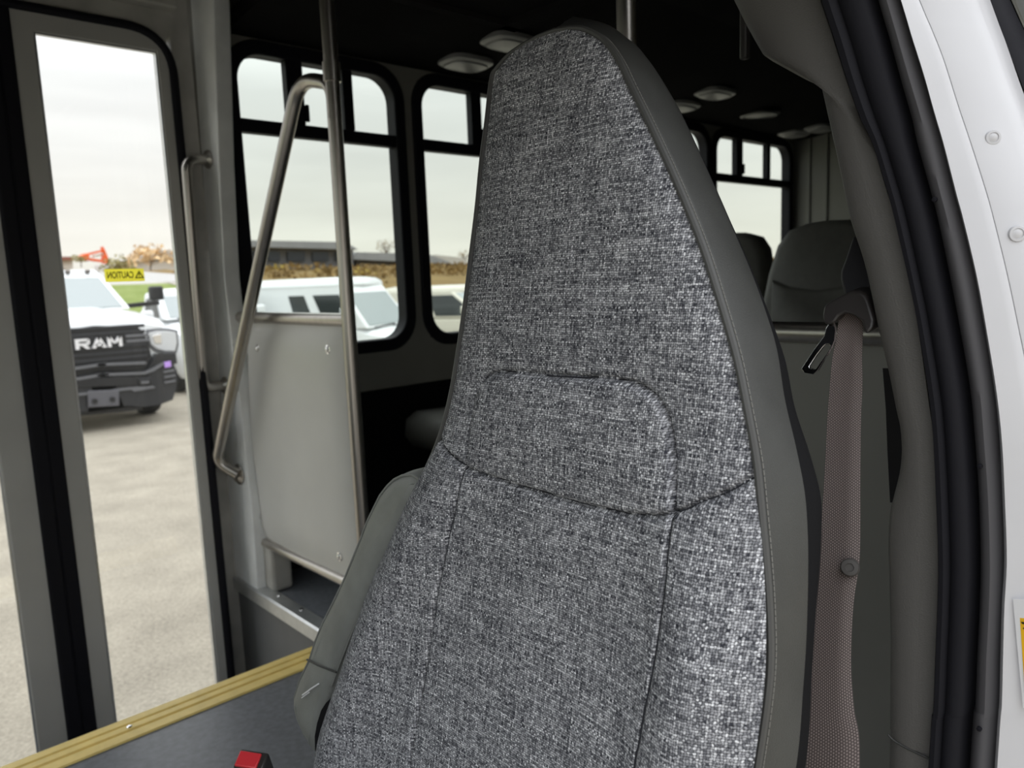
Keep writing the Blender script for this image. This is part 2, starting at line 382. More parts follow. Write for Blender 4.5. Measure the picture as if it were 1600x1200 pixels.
# yellow step nosing along the cab floor: ridged profile
y_in = 1.722; y_out = 1.815
prof = [(y_in, ZF + .001), (y_in + .003, ZF + .005), (y_in + .030, ZF + .0055), (y_in + .033, ZF + .002), (y_in + .037, ZF + .002), (y_in + .040, ZF + .0065), (y_in + .058, ZF + .0065), (y_in + .061, ZF + .003),
        (y_in + .065, ZF + .003), (y_in + .068, ZF + .0065), (y_out - .002, ZF + .0065), (y_out, ZF + .002), (y_out, ZF - .04), (y_out - .006, ZF - .04), (y_out - .006, ZF + .0005)]
nz = MB().loft([[(x, y, z) for y, z in prof] for x in (-1.0, .962)])
ns = struct('trim_step_edge', nz, M['yellow'], 'ridged yellow step nosing along the edge of the cab floor', 'step edge')
sc = MB().lathe((.42, y_in + .049, ZF + .0065), (0, 0, 1), [(.006, 0), (.006, .0015), (.003, .003)], 12); obj('screw', sc, M['chrome'], ns)
# aluminium edge on the passenger floor
ae = MB().loft([[(x, y, z) for x, z in ((.950, ZF - .035), (.950, ZF + .004), (.956, ZF + .009), (1.0, ZF + .006), (1.0, ZF + .001), (.962, ZF + .001), (.962, ZF - .035))] for y in (1.80, 2.465)])
al = struct('trim_floor_edge', ae, M['alum'], 'bare aluminium edging on the passenger floor above the riser', 'floor edge')
for yy in (2.37, 2.20, 2.05, 1.9):
    sc = MB().lathe((.985, yy, ZF + .007), (0, 0, 1), [(.007, 0), (.006, .003), (.002, .004)], 10); obj('screw', sc, M['chrome'], al)

# kerb side wall with window openings
wins = [(1.08, 1.665, (1.248, 1.308), (1.457, 1.497)), (1.79, 2.66, (2.035, 2.088), (2.41, 2.45)), (2.77, 3.69, (3.0, 3.055), (3.39, 3.43)), (3.79, 4.607, (4.0, 4.066), (4.345, 4.38))]
WZ0, WZ1, BAR0, BAR1 = -.205, .735, .492, .534
wl = MB()
d = .012
edges = [.965] + [q for w in wins for q in (w[0] - d, w[1] + d)] + [4.72]
for i in range(0, len(edges), 2): wl.box(edges[i], edges[i + 1], YW, YW + .05, WZ0 - d, WZ1 + d)
wl.box(.965, 4.72, YW, YW + .05, -.39, WZ0 - d); wl.box(.965, 4.72, YW, YW + .05, WZ1 + d, .98)
wr = struct('wall_right', wl, M['frp'], 'grey kerb side wall panel of the bus around the windows', 'wall')
lw = MB().box(1.04, 4.72, YW - .012, YW + .05, ZF - .3, -.39); obj('lower_panel', lw, M['black_panel'], wr)  # flat near-black lower part of the wall
ld = MB()
ld.box(-1.0, -.36, YW - .01, YW + .05, -1.5, -.34); ld.box(-1.0, -.36, YW - .01, YW + .05, .66, .98); ld.box(-1.0, -.92, YW - .01, YW + .05, -.34, .66); ld.box(-.44, -.36, YW - .01, YW + .05, -.34, .66)
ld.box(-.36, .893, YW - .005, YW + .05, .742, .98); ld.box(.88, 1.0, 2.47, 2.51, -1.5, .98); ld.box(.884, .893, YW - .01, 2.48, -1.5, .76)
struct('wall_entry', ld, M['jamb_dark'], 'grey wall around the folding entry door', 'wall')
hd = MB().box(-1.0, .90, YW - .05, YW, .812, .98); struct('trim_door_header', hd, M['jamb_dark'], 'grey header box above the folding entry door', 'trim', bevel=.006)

for wi, (x0, x1, d1, d2) in enumerate(wins):
    t = thing('window_%d' % (wi + 1), ['window nearest the entry door, behind the steel stanchion', 'second window from the entry door, half behind the driver seat', 'third window, almost hidden by the driver seat', 'rearmost kerb side window above the passenger seats'][wi], 'window', ((x0 + x1) / 2, YW, WZ0), kind='structure')
    fr = MB().ring(rrect(x0 - .045, x1 + .045, WZ0 - .045, WZ1 + .045, .125, YW - .012, 8), rrect(x0, x1, WZ0, WZ1, .085, YW - .012, 8), (0, .06, 0))
    obj('frame', fr, M['black'], t, bevel=.004, seg=1)
    obj('transom_bar', MB().box(x0 - .005, x1 + .005, YW - .008, YW + .03, BAR0, BAR1), M['black'], t, bevel=.003, seg=1)
    for k, dd in enumerate((d1, d2)):
        obj('divider', MB().box(dd[0], dd[1], YW - .006, YW + .03, BAR1, WZ1 + .01), M['black'], t, bevel=.003, seg=1)
    lt = MB().box(d1[1], d1[1] + .012, YW - .012, YW, .545, .6); obj('slider_latch', lt, M['black'], t, bevel=.002, seg=1)
    xs = [x0 - .01, (d1[0] + d1[1]) / 2, (d2[0] + d2[1]) / 2, x1 + .01]
    for k in range(3): obj('upper_pane', MB().box(xs[k], xs[k + 1], YW + .013, YW + .017, BAR1 - .02, WZ1 + .01), M['pane_side'], t)
    obj('lower_pane', MB().box(x0 - .01, x1 + .01, YW + .013, YW + .017, WZ0 - .01, BAR0 + .02), M['pane_side'], t)

# rear wall, left wall, ceiling, cab
rw = MB().box(XR, XR + .04, .1, 2.44, ZF, .98)
rwo = struct('wall_rear', rw, M['rear_panel'], 'plain grey rear wall of the bus with upright seams', 'wall')
for yy in (2.30, 2.19, 1.9, 1.5): obj('panel_rib', MB().box(XR - .012, XR, yy - .012, yy + .012, ZF, .8), M['rear_panel'], rwo, bevel=.004)
lwall = MB().box(1.0, 4.72, .08, .13, -1.2, .98)
struct('wall_left', lwall, M['frp'], 'grey driver side wall behind the driver', 'wall')
arch = [(2.44, .785), (2.3, .785), (2.12, .80), (1.95, .825), (1.6, .89), (1.25, .91), (.9, .89), (.5, .82), (.08, .785)]
cl = MB().loft([[(x, y, z) for y, z in arch] + [(x, y, z + .05) for y, z in reversed(arch)] for x in (1.045, 4.72)])
cl.box(-1.0, 1.05, .86, 2.44, .905, .96); cl.box(.82, 1.05, .13, .86, .905, .96)
cl.loft([[(x, .30, z), (x, .86, z + .01), (x, .86, z + .05), (x, .30, z + .04)] for x, z in ((-.68, .18), (-.35, .32), (-.1, .352), (.79, .358))])
cl.box(-.66, .82, .845, .86, .36, .96); cl.box(.79, .82, .30, .86, .36, .96)
struct('ceiling', cl, M['ceiling'], 'black fabric headliner of the bus', 'ceiling')
rf = MB().box(-.55, 4.8, .05, 2.5, .99, 1.03); rf.loft([[(x, .27, z0), (x, .31, z0), (x, .31, z1), (x, .27, z1)] for x, z0, z1 in ((-.68, .20, .28), (-.35, .34, .42), (.70, .375, .46))]); rf.loft([[(x, .27, z), (x, .9, z + .03), (x, .9, z + .05), (x, .27, z + .02)] for x, z in ((-.68, .25), (-.35, .40), (1.05, .44))]); struct('roof', rf, M['white_paint'], 'white outer roof of the bus', 'roof')
cw = MB().box(-1.05, -.98, .2, 2.44, -1.5, -.30); cw.box(-.98, -.6, .25, 2.35, -.5, -.34); cw.box(-1.0, -.62, .86, 2.44, .60, .98)
struct('wall_front', cw, M['trim_plastic'], 'dashboard and front bulkhead ahead of the driver', 'wall')
ws = MB().prism([(-1.0, .3, -.3), (-.66, .3, .20), (-.66, .86, .20), (-.66, .86, .60), (-.66, 2.36, .60), (-1.0, 2.36, -.3)], (.006, 0, 0)); struct('window_windshield', ws, M['pane_shield'], 'windshield ahead of the dashboard', 'window')  # kerb half carried higher to let extra light onto the entry

fw = MB().box(-.925, -.435, YW + .01, YW + .016, -.345, .665); struct('window_5', fw, M['pane_shield'], 'added unseen side window ahead of the entry door, lighting the vestibule', 'window')  # added out of view to bring more light into the vestibule

# ================================================================== FOLDING ENTRY DOOR
d1 = thing('door_1', 'two leaf folding entry door with tall clear panes', 'door', (.48, YW, -1.4), kind='structure')
def leaf(x0, x1, g0, g1):
    yo = YW - .012
    fr = MB().ring([(x0, yo, -1.42), (x1, yo, -1.42), (x1, yo, .742), (x0, yo, .742)], [(g0, yo, -1.33), (g1, yo, -1.33), (g1, yo, .693), (g0, yo, .693)], (0, .04, 0))
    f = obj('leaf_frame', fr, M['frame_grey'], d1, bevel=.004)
    be = MB().ring([(g0 - .001, yo + .004, -1.331), (g1 + .001, yo + .004, -1.331), (g1 + .001, yo + .004, .694), (g0 - .001, yo + .004, .694)],
                   [(g0 + .005, yo + .004, -1.325), (g1 - .005, yo + .004, -1.325), (g1 - .005, yo + .004, .688), (g0 + .005, yo + .004, .688)], (0, .012, 0))
    obj('glazing_bead', be, M['alum'], f)
    obj('pane', MB().box(g0 - .002, g1 + .002, YW + .008, YW + .012, -1.332, .695), M['pane_door'], d1)
leaf(.478, .872, .531, .843)
leaf(-.34, .408, -.29, .332)
obj('centre_seal', MB().box(.404, .446, YW - .022, YW + .03, -1.44, .745), M['black'], d1, bevel=.008)
obj('centre_seal', MB().box(.442, .482, YW - .018, YW + .03, -1.44, .745), M['black'], d1, bevel=.008)
# rounded rubber gasket round the opening
gp = fillet([(-.36, YW - .012, .752), (.884, YW - .012, .752), (.884, YW - .012, -1.43)], .13, 10)
obj('edge_seal', MB().tube(gp, .0125, 10), M['black'], d1, smooth=True)
# mirrored caution sticker, read from the kerb
s0 = Vector((0.642, 2.407, 0.067)); s1 = Vector((0.749, 2.407, 0.038))
sx0, sx1, sz0, sz1 = s0.x, s1.x, s1.z - .004, s0.z + .004
stk = obj('caution_sticker', MB().box(sx0, sx1, YW + .0066, YW + .008, sz0, sz1), M['sticker'], d1)
stk['label'] = 'yellow caution sticker read from outside'
vs, fs = text_mesh('CAUTION', .026, 0, .0006)
tw = max(v[0] for v in vs) - min(v[0] for v in vs); k = (sx1 - sx0) * .66 / tw
ln = MB().add([(sx0 + (sx1 - sx0) * .39 - v[0] * k, YW + .0062, (sz0 + sz1) / 2 + v[1] * 1.0) for v in vs], fs)
obj('lettering', ln, M['ink'], stk, fixn=False)
wx = sx0 + (sx1 - sx0) * .87; wz = (sz0 + sz1) / 2; a_ = .013
tri = MB().ring([(wx - a_, YW + .0058, wz - a_ * .75), (wx + a_, YW + .0058, wz - a_ * .75), (wx, YW + .0058, wz + a_)], [(wx - a_ * .6, YW + .0058, wz - a_ * .52), (wx + a_ * .6, YW + .0058, wz - a_ * .52), (wx, YW + .0058, wz + a_ * .55)], (0, .0006, 0))
tri.box(wx - .0015, wx + .0015, YW + .0058, YW + .0064, wz - .003, wz + .005); tri.box(wx - .0015, wx + .0015, YW + .0058, YW + .0064, wz - .0065, wz - .0045)
obj('warning_triangle', tri, M['ink'], stk)

# jamb post at the rear of the door opening
jr = [(0.962, 2.247, 0.819), (0.962, 2.311, 0.384), (0.962, 2.346, 0.038), (0.962, 2.332, -0.184), (0.962, 2.31, -0.353), (0.962, 2.305, -0.537), (0.962, 2.291, -0.701), (0.962, 2.302, -0.973)]
jl = [(0.962, 2.412, 0.864), (0.962, 2.445, 0.305), (0.962, 2.452, 0.041), (0.962, 2.456, -0.22), (0.962, 2.468, -0.432), (0.962, 2.47, -0.584), (0.962, 2.473, -0.738), (0.962, 2.481, -0.992)]
jp = MB().prism([(.962, jr[0][1] + .03, .98)] + jr + list(reversed(jl)) + [(.962, jl[0][1] + .02, .98)], (.05, 0, 0))
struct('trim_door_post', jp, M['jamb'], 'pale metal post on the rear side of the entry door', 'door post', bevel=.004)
cv = MB().box(.990, 1.06, (1.032, 2.3, -0.937)[1] - .055, 2.37, ZF, (1, 2.295, -0.801)[2])
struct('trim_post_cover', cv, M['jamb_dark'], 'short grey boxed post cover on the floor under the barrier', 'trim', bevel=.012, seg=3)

# ================================================================== GRAB RAILS AND BARRIERS
def mount(parent, c, ax, r=.028):
    f = obj('mount_flange', MB().lathe(c, ax, [(r, 0), (r, .004), (r * .8, .009), (r * .62, .014)], 18), M['steel'], parent, smooth=True)
    u = Vector(ax).normalized().orthogonal().normalized()
    obj('screw', MB().lathe(Vector(c) + Vector((0, 0, r * .72)) + Vector(ax) * .006, ax, [(.006, 0), (.005, .003), (.002, .005)], 8), M['chrome'], f)

gh = thing('grab_handle', 'upright steel grab handle on the pale entry door post', 'grab handle', (0.955, 2.42, -0.3))
ga = (0.96, 2.377, 0.395); gb = (0.96, 2.408, -0.304)
path = fillet([ga, (0.885, 2.362, 0.387), (0.885, 2.394, -0.304), gb], .055, 8)
obj('grip_bar', MB().tube(path, .0155, 14), M['steel'], gh, smooth=True)
mount(gh, ga, (-1, 0, 0)); mount(gh, gb, (-1, 0, 0))

XB, YP = 1.0, 1.69
eb = thing('entry_barrier', 'steel tube entry barrier with pale grey vinyl panel beside the door', 'barrier', (XB, YP, ZF))
obj('stanchion', MB().tube([(XB, YP, ZF), (XB, YP, .93)], .0178, 16), M['steel'], eb, smooth=True)
obj('floor_flange', MB().lathe((XB, YP, ZF), (0, 0, 1), [(.05, 0), (.05, .005), (.03, .012)], 18), M['steel'], eb, smooth=True)
obj('top_rail', MB().tube([(XB, YP, -.088), (XB, 2.36, -.088)], .0175, 14), M['steel'], eb, smooth=True)
br0 = (1, 1.844, -0.806); br1 = (1, 2.384, -0.813)
obj('bottom_rail', MB().tube([(XB, YP, br0[2]), (XB, br1[1], br1[2])], .0155, 14), M['steel'], eb, smooth=True)
# padded panel: edges rolled back
pn = MB(); pz0 = br0[2] + .006; pz1 = -.103
rows = []
for i in range(15):
    z = pz0 + (pz1 - pz0) * i / 14; row = []
    for j in range(25):
        y0_ = YP + .022; y1_ = 2.305 + .065 * (1 - i / 14)
        u = j / 24; y = y0_ + (y1_ - y0_) * u
        e_ = min(u, 1 - u) * (y1_ - y0_); ez = min(i, 14 - i) / 14 * (pz1 - pz0)
        off = -.014 * (1 - math.exp(-min(e_, ez) / .022)) + .0016 * math.sin(u * 9 + i * .35)
        row.append((XB + off, y, z))
    rows.append(row)
pn.loft(rows, caps=False, closed=False)
pn.loft([[(p[0] + .02, p[1], p[2]) for p in r] for r in rows], caps=False, closed=False)
pa = obj('panel', pn, M['barrier'], eb, smooth=True, angle=80)
for q in ((0.985, 1.782, -0.165), (0.985, 2.299, -0.723), (0.985, 1.801, -0.733), (0.985, 2.203, -0.18)):
    obj('screw', MB().lathe((q[0] + .003, q[1], q[2]), (-1, 0, 0), [(.0125, 0), (.0125, .002), (.0075, .003), (.007, .006), (.003, .008)], 14), M['chrome'], pa, smooth=True)
hp = fillet([(XB, YP, .40), (XB, YP, (1, 1.7, 0.482)[2]), (0.992, 1.835, 0.523), (0.9, 2.385, -0.541), (0.948, 2.341, -0.584)], .085, 8)
obj('diagonal_handrail', MB().tube(hp, .0178, 16), M['steel'], eb, smooth=True)
mount(eb, (0.96, 2.36, -0.589), (-1, 0, 0), .034)
obj('clamp_fitting', MB().tube([(XB, YP, .485), (XB, YP, .53)], .0215, 16), M['steel'], eb, smooth=True)

X2, Y2 = 1.15, .912
db = thing('driver_barrier', 'dark grey barrier with steel rail behind the driver seat', 'barrier', (X2, Y2, ZF))
obj('stanchion', MB().tube([(X2, Y2, ZF), (X2, Y2, .93)], .0178, 16), M['steel'], db, smooth=True)
obj('top_rail', MB().tube([(X2, Y2, -.103), (X2, .14, -.103)], .0175, 14), M['steel'], db, smooth=True)
obj('panel', MB().box(X2 - .008, X2 + .012, .14, Y2 - .03, -.9, -.115), M['barrier_dark'], db, bevel=.006)
hq = (1.35, 0.794, 0.39)
hgt = thing('hanging_rail', 'short dark upright bracket hanging from the ceiling behind the driver', 'bracket', (1.352, hq[1], .88))
obj('bracket', MB().box(1.345, 1.36, hq[1] - .007, hq[1] + .007, hq[2], .885), M['belt_black'], hgt, bevel=.003)

# ================================================================== CEILING LAMPS
def ceil_z(y):
    for (ya, za), (yb, zb) in zip(arch, arch[1:]):
        if ya >= y >= yb: return za + (zb - za) * (ya - y) / (ya - yb)
    return .8
def make_lamp():
    t = thing('ceiling_lamp', '', 'ceiling lamp', (0, 0, 0))
    def sl(sx, sy, z, n=28): return [(sx * math.copysign(abs(math.cos(a)) ** .6, math.cos(a)), sy * math.copysign(abs(math.sin(a)) ** .6, math.sin(a)), z) for a in [2 * math.pi * k / n for k in range(n)]]
    obj('housing', MB().loft([sl(.098, .075, .004), sl(.098, .075, -.010), sl(.088, .066, -.016)]), M['lens'], t, smooth=True)
    obj('diffuser', MB().loft([sl(.084, .062, -.012), sl(.078, .056, -.022), sl(.05, .035, -.027)]), M['lens'], t, smooth=True)
    return t
lamp0 = make_lamp()
for i, (x, y, lb) in enumerate([(1.88, 2.235, 'ceiling lamp nearest the entry, over the second window'), (1.90, 2.02, 'front ceiling lamp touching the top of the driver seat in view'),
                                (3.20, 2.03, 'middle ceiling lamp right of the driver seat top'), (3.2, 2.22, 'middle ceiling lamp half hidden by the driver seat edge'),
                                (4.42, 2.27, 'rear ceiling lamp over the last window'), (4.46, 2.13, 'rear ceiling lamp beside the grey pillar trim')]):
    o = lamp0 if i == 0 else copy_tree(lamp0)
    o.location = (x, y, ceil_z(y)); o['label'] = lb; o['group'] = 'ceiling lamps'
sp_ = thing('ceiling_speaker', 'round dark speaker set in the black ceiling toward the rear', 'speaker', (3.78, 2.13, ceil_z(2.13)))
obj('grille', MB().lathe((3.78, 2.13, ceil_z(2.13) + .003), (0, 0, -1), [(.1, 0), (.1, .012), (.085, .018), (.08, .012), (.02, .014)], 24), M['body_black'], sp_, smooth=True)

# ================================================================== PASSENGER SEATS
def make_pseat():
    t = thing('passenger_seat', '', 'seat', (0, 0, 0))       # origin: floor under the cushion front, seat faces -X, width along Y
    w = .225
    def outline(s, x, k=1): return [(x + .22 * p[1] * .0, p[0] * s, p[1]) for p in half]
    half = [(-.225, .45), (-.225, .62), (-.215, .80), (-.195, .95), (-.17, 1.05), (-.13, 1.10), (-.07, 1.118), (0, 1.122), (.07, 1.118), (.13, 1.10), (.17, 1.05), (.195, .95), (.215, .80), (.225, .62), (.225, .45)]
    tilt = lambda z: (z - .45) * .16
    bk = MB().loft([[(.47 + tilt(z) + dx, y * s, .45 + (z - .45) * s2) for y, z in half] for dx, s, s2 in ((-.05, .86, .97), (-.035, .97, .992), (0, 1.0, 1.0), (.05, .98, .995), (.065, .88, .97))])
    obj('backrest', bk, M['bus_vinyl'], t, smooth=True, angle=70)
    ins = [(-.16, .925), (-.15, .75), (-.15, .5), (.15, .5), (.15, .75), (.16, .925), (.10, .90), (0, .888), (-.10, .90)]
    obj('lumbar_insert', MB().loft([[(.418 + tilt(z) + dx, y * s, .65 + (z - .65) * s) for y, z in ins] for dx, s in ((.02, 1), (-.009, 1), (-.020, .95))]), M['bus_vinyl'], t, smooth=True, angle=60)
    cu = MB().loft([[(x + dx, y, z) for x, z in ((.0, .36), (-.03, .40), (-.02, .46), (.03, .485), (.40, .47), (.46, .45), (.46, .36))] for y, dx in ((-w, .02), (-w + .03, 0), (w - .03, 0), (w, .02))])
    obj('cushion', cu, M['bus_vinyl'], t, smooth=True, angle=60)
    for lx in (.08, .34): obj('leg', MB().box(lx, lx + .06, -.15, .15, 0, .36), M['body_black'], t, bevel=.01)
    return t
ps = make_pseat()
for i, (x, y, lb) in enumerate([(2.02, 1.20, 'dark grey passenger seat with curved back seam behind the driver barrier'),
                                (2.32, 1.765, 'dark passenger seat in front of the rearmost window'),
                                (1.61, 2.13, 'kerb side passenger seat, its cushion showing under the second window')]):
    o = ps if i == 0 else copy_tree(ps)
    o.location = (x, y, ZF); o['label'] = lb; o['group'] = 'passenger seats'

# ================================================================== DRIVER SEAT
SX, SK = .55, .2        # front of the backrest lies about X = SX + SK * z
ds = thing('driver_chair', 'high back driver seat in grey heather fabric with vinyl sides', 'seat', (.4, .55, ZF))
Lp = [(0.6, 0.567, 0.249), (0.6, 0.598, 0.248), (0.598, 0.632, 0.241), (0.596, 0.653, 0.23), (0.594, 0.66, 0.22), (0.585, 0.661, 0.174), (0.576, 0.662, 0.132), (0.566, 0.662, 0.079), (0.555, 0.663, 0.026), (0.545, 0.664, -0.023), (0.535, 0.667, -0.073), (0.525, 0.673, -0.126), (0.515, 0.684, -0.174), (0.507, 0.705, -0.217), (0.498, 0.731, -0.262), (0.488, 0.755, -0.311), (0.478, 0.781, -0.361), (0.465, 0.805, -0.423), (0.452, 0.83, -0.491), (0.443, 0.849, -0.537), (0.434, 0.863, -0.581), (0.425, 0.864, -0.626)]
Rp = [(0.6, 0.567, 0.249), (0.599, 0.534, 0.243), (0.596, 0.511, 0.232), (0.594, 0.493, 0.218), (0.59, 0.476, 0.198), (0.585, 0.46, 0.174), (0.575, 0.427, 0.125), (0.565, 0.394, 0.073), (0.554, 0.363, 0.021), (0.544, 0.338, -0.03), (0.536, 0.32, -0.07), (0.528, 0.306, -0.108), (0.521, 0.294, -0.146), (0.513, 0.285, -0.183), (0.506, 0.277, -0.219), (0.5, 0.271, -0.25), (0.493, 0.266, -0.287), (0.486, 0.265, -0.319), (0.477, 0.267, -0.365)]
Bp = [(0.693, 0.618, 0.292), (0.688, 0.565, 0.266), (0.683, 0.532, 0.24), (0.679, 0.508, 0.218), (0.669, 0.47, 0.169), (0.659, 0.439, 0.121), (0.65, 0.411, 0.075), (0.644, 0.393, 0.045), (0.632, 0.357, -0.016), (0.62, 0.327, -0.074), (0.611, 0.311, -0.119), (0.604, 0.293, -0.157), (0.597, 0.28, -0.188), (0.592, 0.276, -0.216), (0.585, 0.274, -0.252), (0.578, 0.273, -0.283), (0.569, 0.271, -0.329), (0.554, 0.268, -0.405)]
Lp = Lp + [(.55 + .2 * z, y, z) for y, z in ((.868, -.68), (.86, -.74))]
Rp = Rp + [(.55 + .2 * z, y, z) for y, z in ((.272, -.45), (.285, -.6), (.30, -.74))]
Bp = Bp + [(.635 + .2 * z, y, z) for y, z in ((.278, -.5), (.292, -.62), (.31, -.74))]
NV = 240
Ls = spline(Lp, NV); Rs = spline(Rp, NV); Bs = spline(Bp, NV)
def zs(P):  # (z -> y) lookup from a side curve that runs downwards
    def g(z):
        if z >= P[0].z: return P[0].y
        for a, b in zip(P, P[1:]):
            if a.z >= z >= b.z: return a.y + (b.y - a.y) * ((a.z - z) / max(a.z - b.z, 1e-6))
        return P[-1].y
    return g
yl = zs(Ls); yr = zs(Rs)
ZT, ZB = max(p.z for p in Ls + Rs) - .0005, -.74
def sm(a, b, x): t = max(0, min(1, (x - a) / (b - a))); return t * t * (3 - 2 * t)
pad = [(0.511, 0.618, -0.194), (0.517, 0.621, -0.166), (0.521, 0.623, -0.146), (0.525, 0.622, -0.124), (0.528, 0.615, -0.109), (0.53, 0.602, -0.1), (0.531, 0.579, -0.096), (0.531, 0.541, -0.095), (0.531, 0.506, -0.095), (0.531, 0.473, -0.094), (0.531, 0.442, -0.093), (0.531, 0.413, -0.095), (0.529, 0.391, -0.103), (0.527, 0.378, -0.115), (0.524, 0.37, -0.13), (0.52, 0.363, -0.151), (0.516, 0.359, -0.171), (0.511, 0.355, -0.194)]
cross = [(0.515, 0.686, -0.176), (0.513, 0.665, -0.184), (0.512, 0.645, -0.19), (0.511, 0.622, -0.196), (0.51, 0.6, -0.2), (0.509, 0.565, -0.203), (0.509, 0.533, -0.205), (0.509, 0.502, -0.206), (0.509, 0.473, -0.207), (0.509, 0.449, -0.207), (0.509, 0.426, -0.206), (0.509, 0.405, -0.205), (0.51, 0.385, -0.202), (0.51, 0.369, -0.199), (0.511, 0.355, -0.194), (0.512, 0.342, -0.188), (0.514, 0.331, -0.181), (0.515, 0.319, -0.175), (0.516, 0.309, -0.169), (0.517, 0.301, -0.163), (0.519, 0.293, -0.157)]
lowl = [(0.511, 0.62, -0.196), (0.506, 0.623, -0.221), (0.501, 0.626, -0.246), (0.497, 0.631, -0.267), (0.492, 0.635, -0.292), (0.486, 0.64, -0.318), (0.481, 0.644, -0.343), (0.474, 0.648, -0.379), (0.467, 0.652, -0.416), (0.46, 0.657, -0.452), (0.451, 0.662, -0.493), (0.442, 0.667, -0.54)]
lowr = [(0.511, 0.355, -0.194), (0.508, 0.353, -0.211), (0.504, 0.351, -0.232), (0.5, 0.349, -0.252), (0.495, 0.349, -0.275), (0.49, 0.349, -0.298), (0.486, 0.35, -0.322), (0.481, 0.353, -0.347), (0.475, 0.355, -0.373), (0.469, 0.358, -0.405)]
lowl += [(0, lowl[-1][1] + .004, -.70), (0, lowl[-1][1] + .004, -.76)]; lowr += [(0, lowr[-1][1] - .004, -.55), (0, lowr[-1][1] + .004, -.76)]
SEAM = {}
for nme, ln in (('pad', pad), ('cross', cross), ('lowl', lowl), ('lowr', lowr)): SEAM[nme] = [(p.y, p.z) for p in spline(ln, len(ln) * 3)]
import numpy as np
def dseg(y, z, ln):
    A = np.array(ln[:-1]); B = np.array(ln[1:]); P = np.array([y, z]); D = B - A
    t = np.clip(((P - A) * D).sum(1) / np.maximum((D * D).sum(1), 1e-12), 0, 1)
    return float(np.sqrt((((A + D * t[:, None]) - P) ** 2).sum(1)).min())
def yat(ln, z):
    for a, b in zip(ln, ln[1:]):
        if (a[1] - z) * (b[1] - z) <= 0 and a[1] != b[1]: return a[0] + (b[0] - a[0]) * (z - a[1]) / (b[1] - a[1])
    return ln[-1][0] if z < ln[-1][1] else ln[0][0]
def zat(ln, y):
    for a, b in zip(ln, ln[1:]):
        if (a[0] - y) * (b[0] - y) <= 0 and a[0] != b[0]: return a[1] + (b[1] - a[1]) * (y - a[0]) / (b[0] - a[0])
    return ln[0][1] if y > ln[0][0] else ln[-1][1]
padpoly = SEAM['pad'] + [q for q in reversed(SEAM['cross']) if SEAM['pad'][-1][0] <= q[0] <= SEAM['pad'][0][0]]
def inpoly(y, z, poly):
    c = False; j = len(poly) - 1
    for i in range(len(poly)):
        if (poly[i][1] > z) != (poly[j][1] > z) and y < (poly[j][0] - poly[i][0]) * (z - poly[i][1]) / (poly[j][1] - poly[i][1]) + poly[i][0]: c = not c
        j = i
    return c
NU, NW = 290, 470
def dsegv(Y, Z, ln):
    best = np.full(Y.shape, 1e9)
    for (ay, az), (by_, bz) in zip(ln, ln[1:]):
        dy, dz = by_ - ay, bz - az; L2 = max(dy * dy + dz * dz, 1e-12)
        t = np.clip(((Y - ay) * dy + (Z - az) * dz) / L2, 0, 1)
        best = np.minimum(best, (ay + t * dy - Y) ** 2 + (az + t * dz - Z) ** 2)
    return np.sqrt(best)
def inpolyv(Y, Z, poly):
    c = np.zeros(Y.shape, bool); j = len(poly) - 1
    for i in range(len(poly)):
        (yi, zi), (yj, zj) = poly[i], poly[j]
        if zi != zj: c ^= ((zi > Z) != (zj > Z)) & (Y < (yj - yi) * (Z - zi) / (zj - zi) + yi)
        j = i
    return c
def smv(a, b, x):
    t = np.clip((x - a) / (b - a), 0, 1); return t * t * (3 - 2 * t)
cs = sorted(SEAM['cross']); cys = np.array([p[0] for p in cs]); czs = np.array([p[1] for p in cs])
ls = sorted((z, y) for y, z in SEAM['lowl']); lzs = np.array([p[0] for p in ls]); lys = np.array([p[1] for p in ls])
rs2 = sorted((z, y) for y, z in SEAM['lowr']); rzs = np.array([p[0] for p in rs2]); rys = np.array([p[1] for p in rs2])
def surf(Y, Z, A, B):
    """forward offset of the upholstery over the flat back plane, and the panel each point lies on"""
    e = np.minimum(A - Y, Y - B); et = (ZT - Z) * .8 + .004; ee = np.maximum(np.minimum(e, et), 0)
    off = -.012 * (1 - np.exp(-ee / .016))
    low = smv(.12, .34, -Z)
    off += -.022 * low * np.exp(-((e - .055) / .04) ** 2) + .006 * low * smv(.11, .2, e)      # side bolsters proud of the middle
    dp, dc, dl, dr = (dsegv(Y, Z, SEAM[k]) for k in ('pad', 'cross', 'lowl', 'lowr'))
    inp = inpolyv(Y, Z, padpoly); up = Z > np.interp(Y, cys, czs)
    off += np.where(inp, -.006 * (1 - np.exp(-np.minimum(dp, dc) / .022)) - .001, np.where(up, .003 * np.exp(-dp / .02), -.005 * (1 - np.exp(-dc / .02))))
    fr = 1 - .6 * smv(.24, .36, -Z)
    g = lambda d_, s_: np.exp(-(d_ / s_) ** 2)
    off += .0060 * g(dp, .0022) + .0060 * g(dc, .0022) + .0055 * g(dl, .0022) * (Z < .1) + .0055 * fr * g(dr, .0022)
    off += .0008 * np.sin(Y * 31 + Z * 17) * np.sin(Z * 23 - Y * 9)
    reg = np.where(inp, 1, np.where(up, 0, np.where(Y > np.interp(Z, lzs, lys), 3, np.where(Y < np.interp(Z, rzs, rys), 4, 2))))
    return off, reg
q_ = np.arange(NW + 1) / NW; zrow = ZB + (ZT - ZB) * (1 - (1 - q_) ** 1.35)
arow = np.array([yl(z) for z in zrow]); brow = np.array([yr(z) for z in zrow])
U_ = np.arange(NU + 1)[None, :] / NU
YY = arow[:, None] + (brow - arow)[:, None] * U_; ZZ = np.repeat(zrow[:, None], NU + 1, 1)
OFF, REG = surf(YY, ZZ, arow[:, None], brow[:, None])
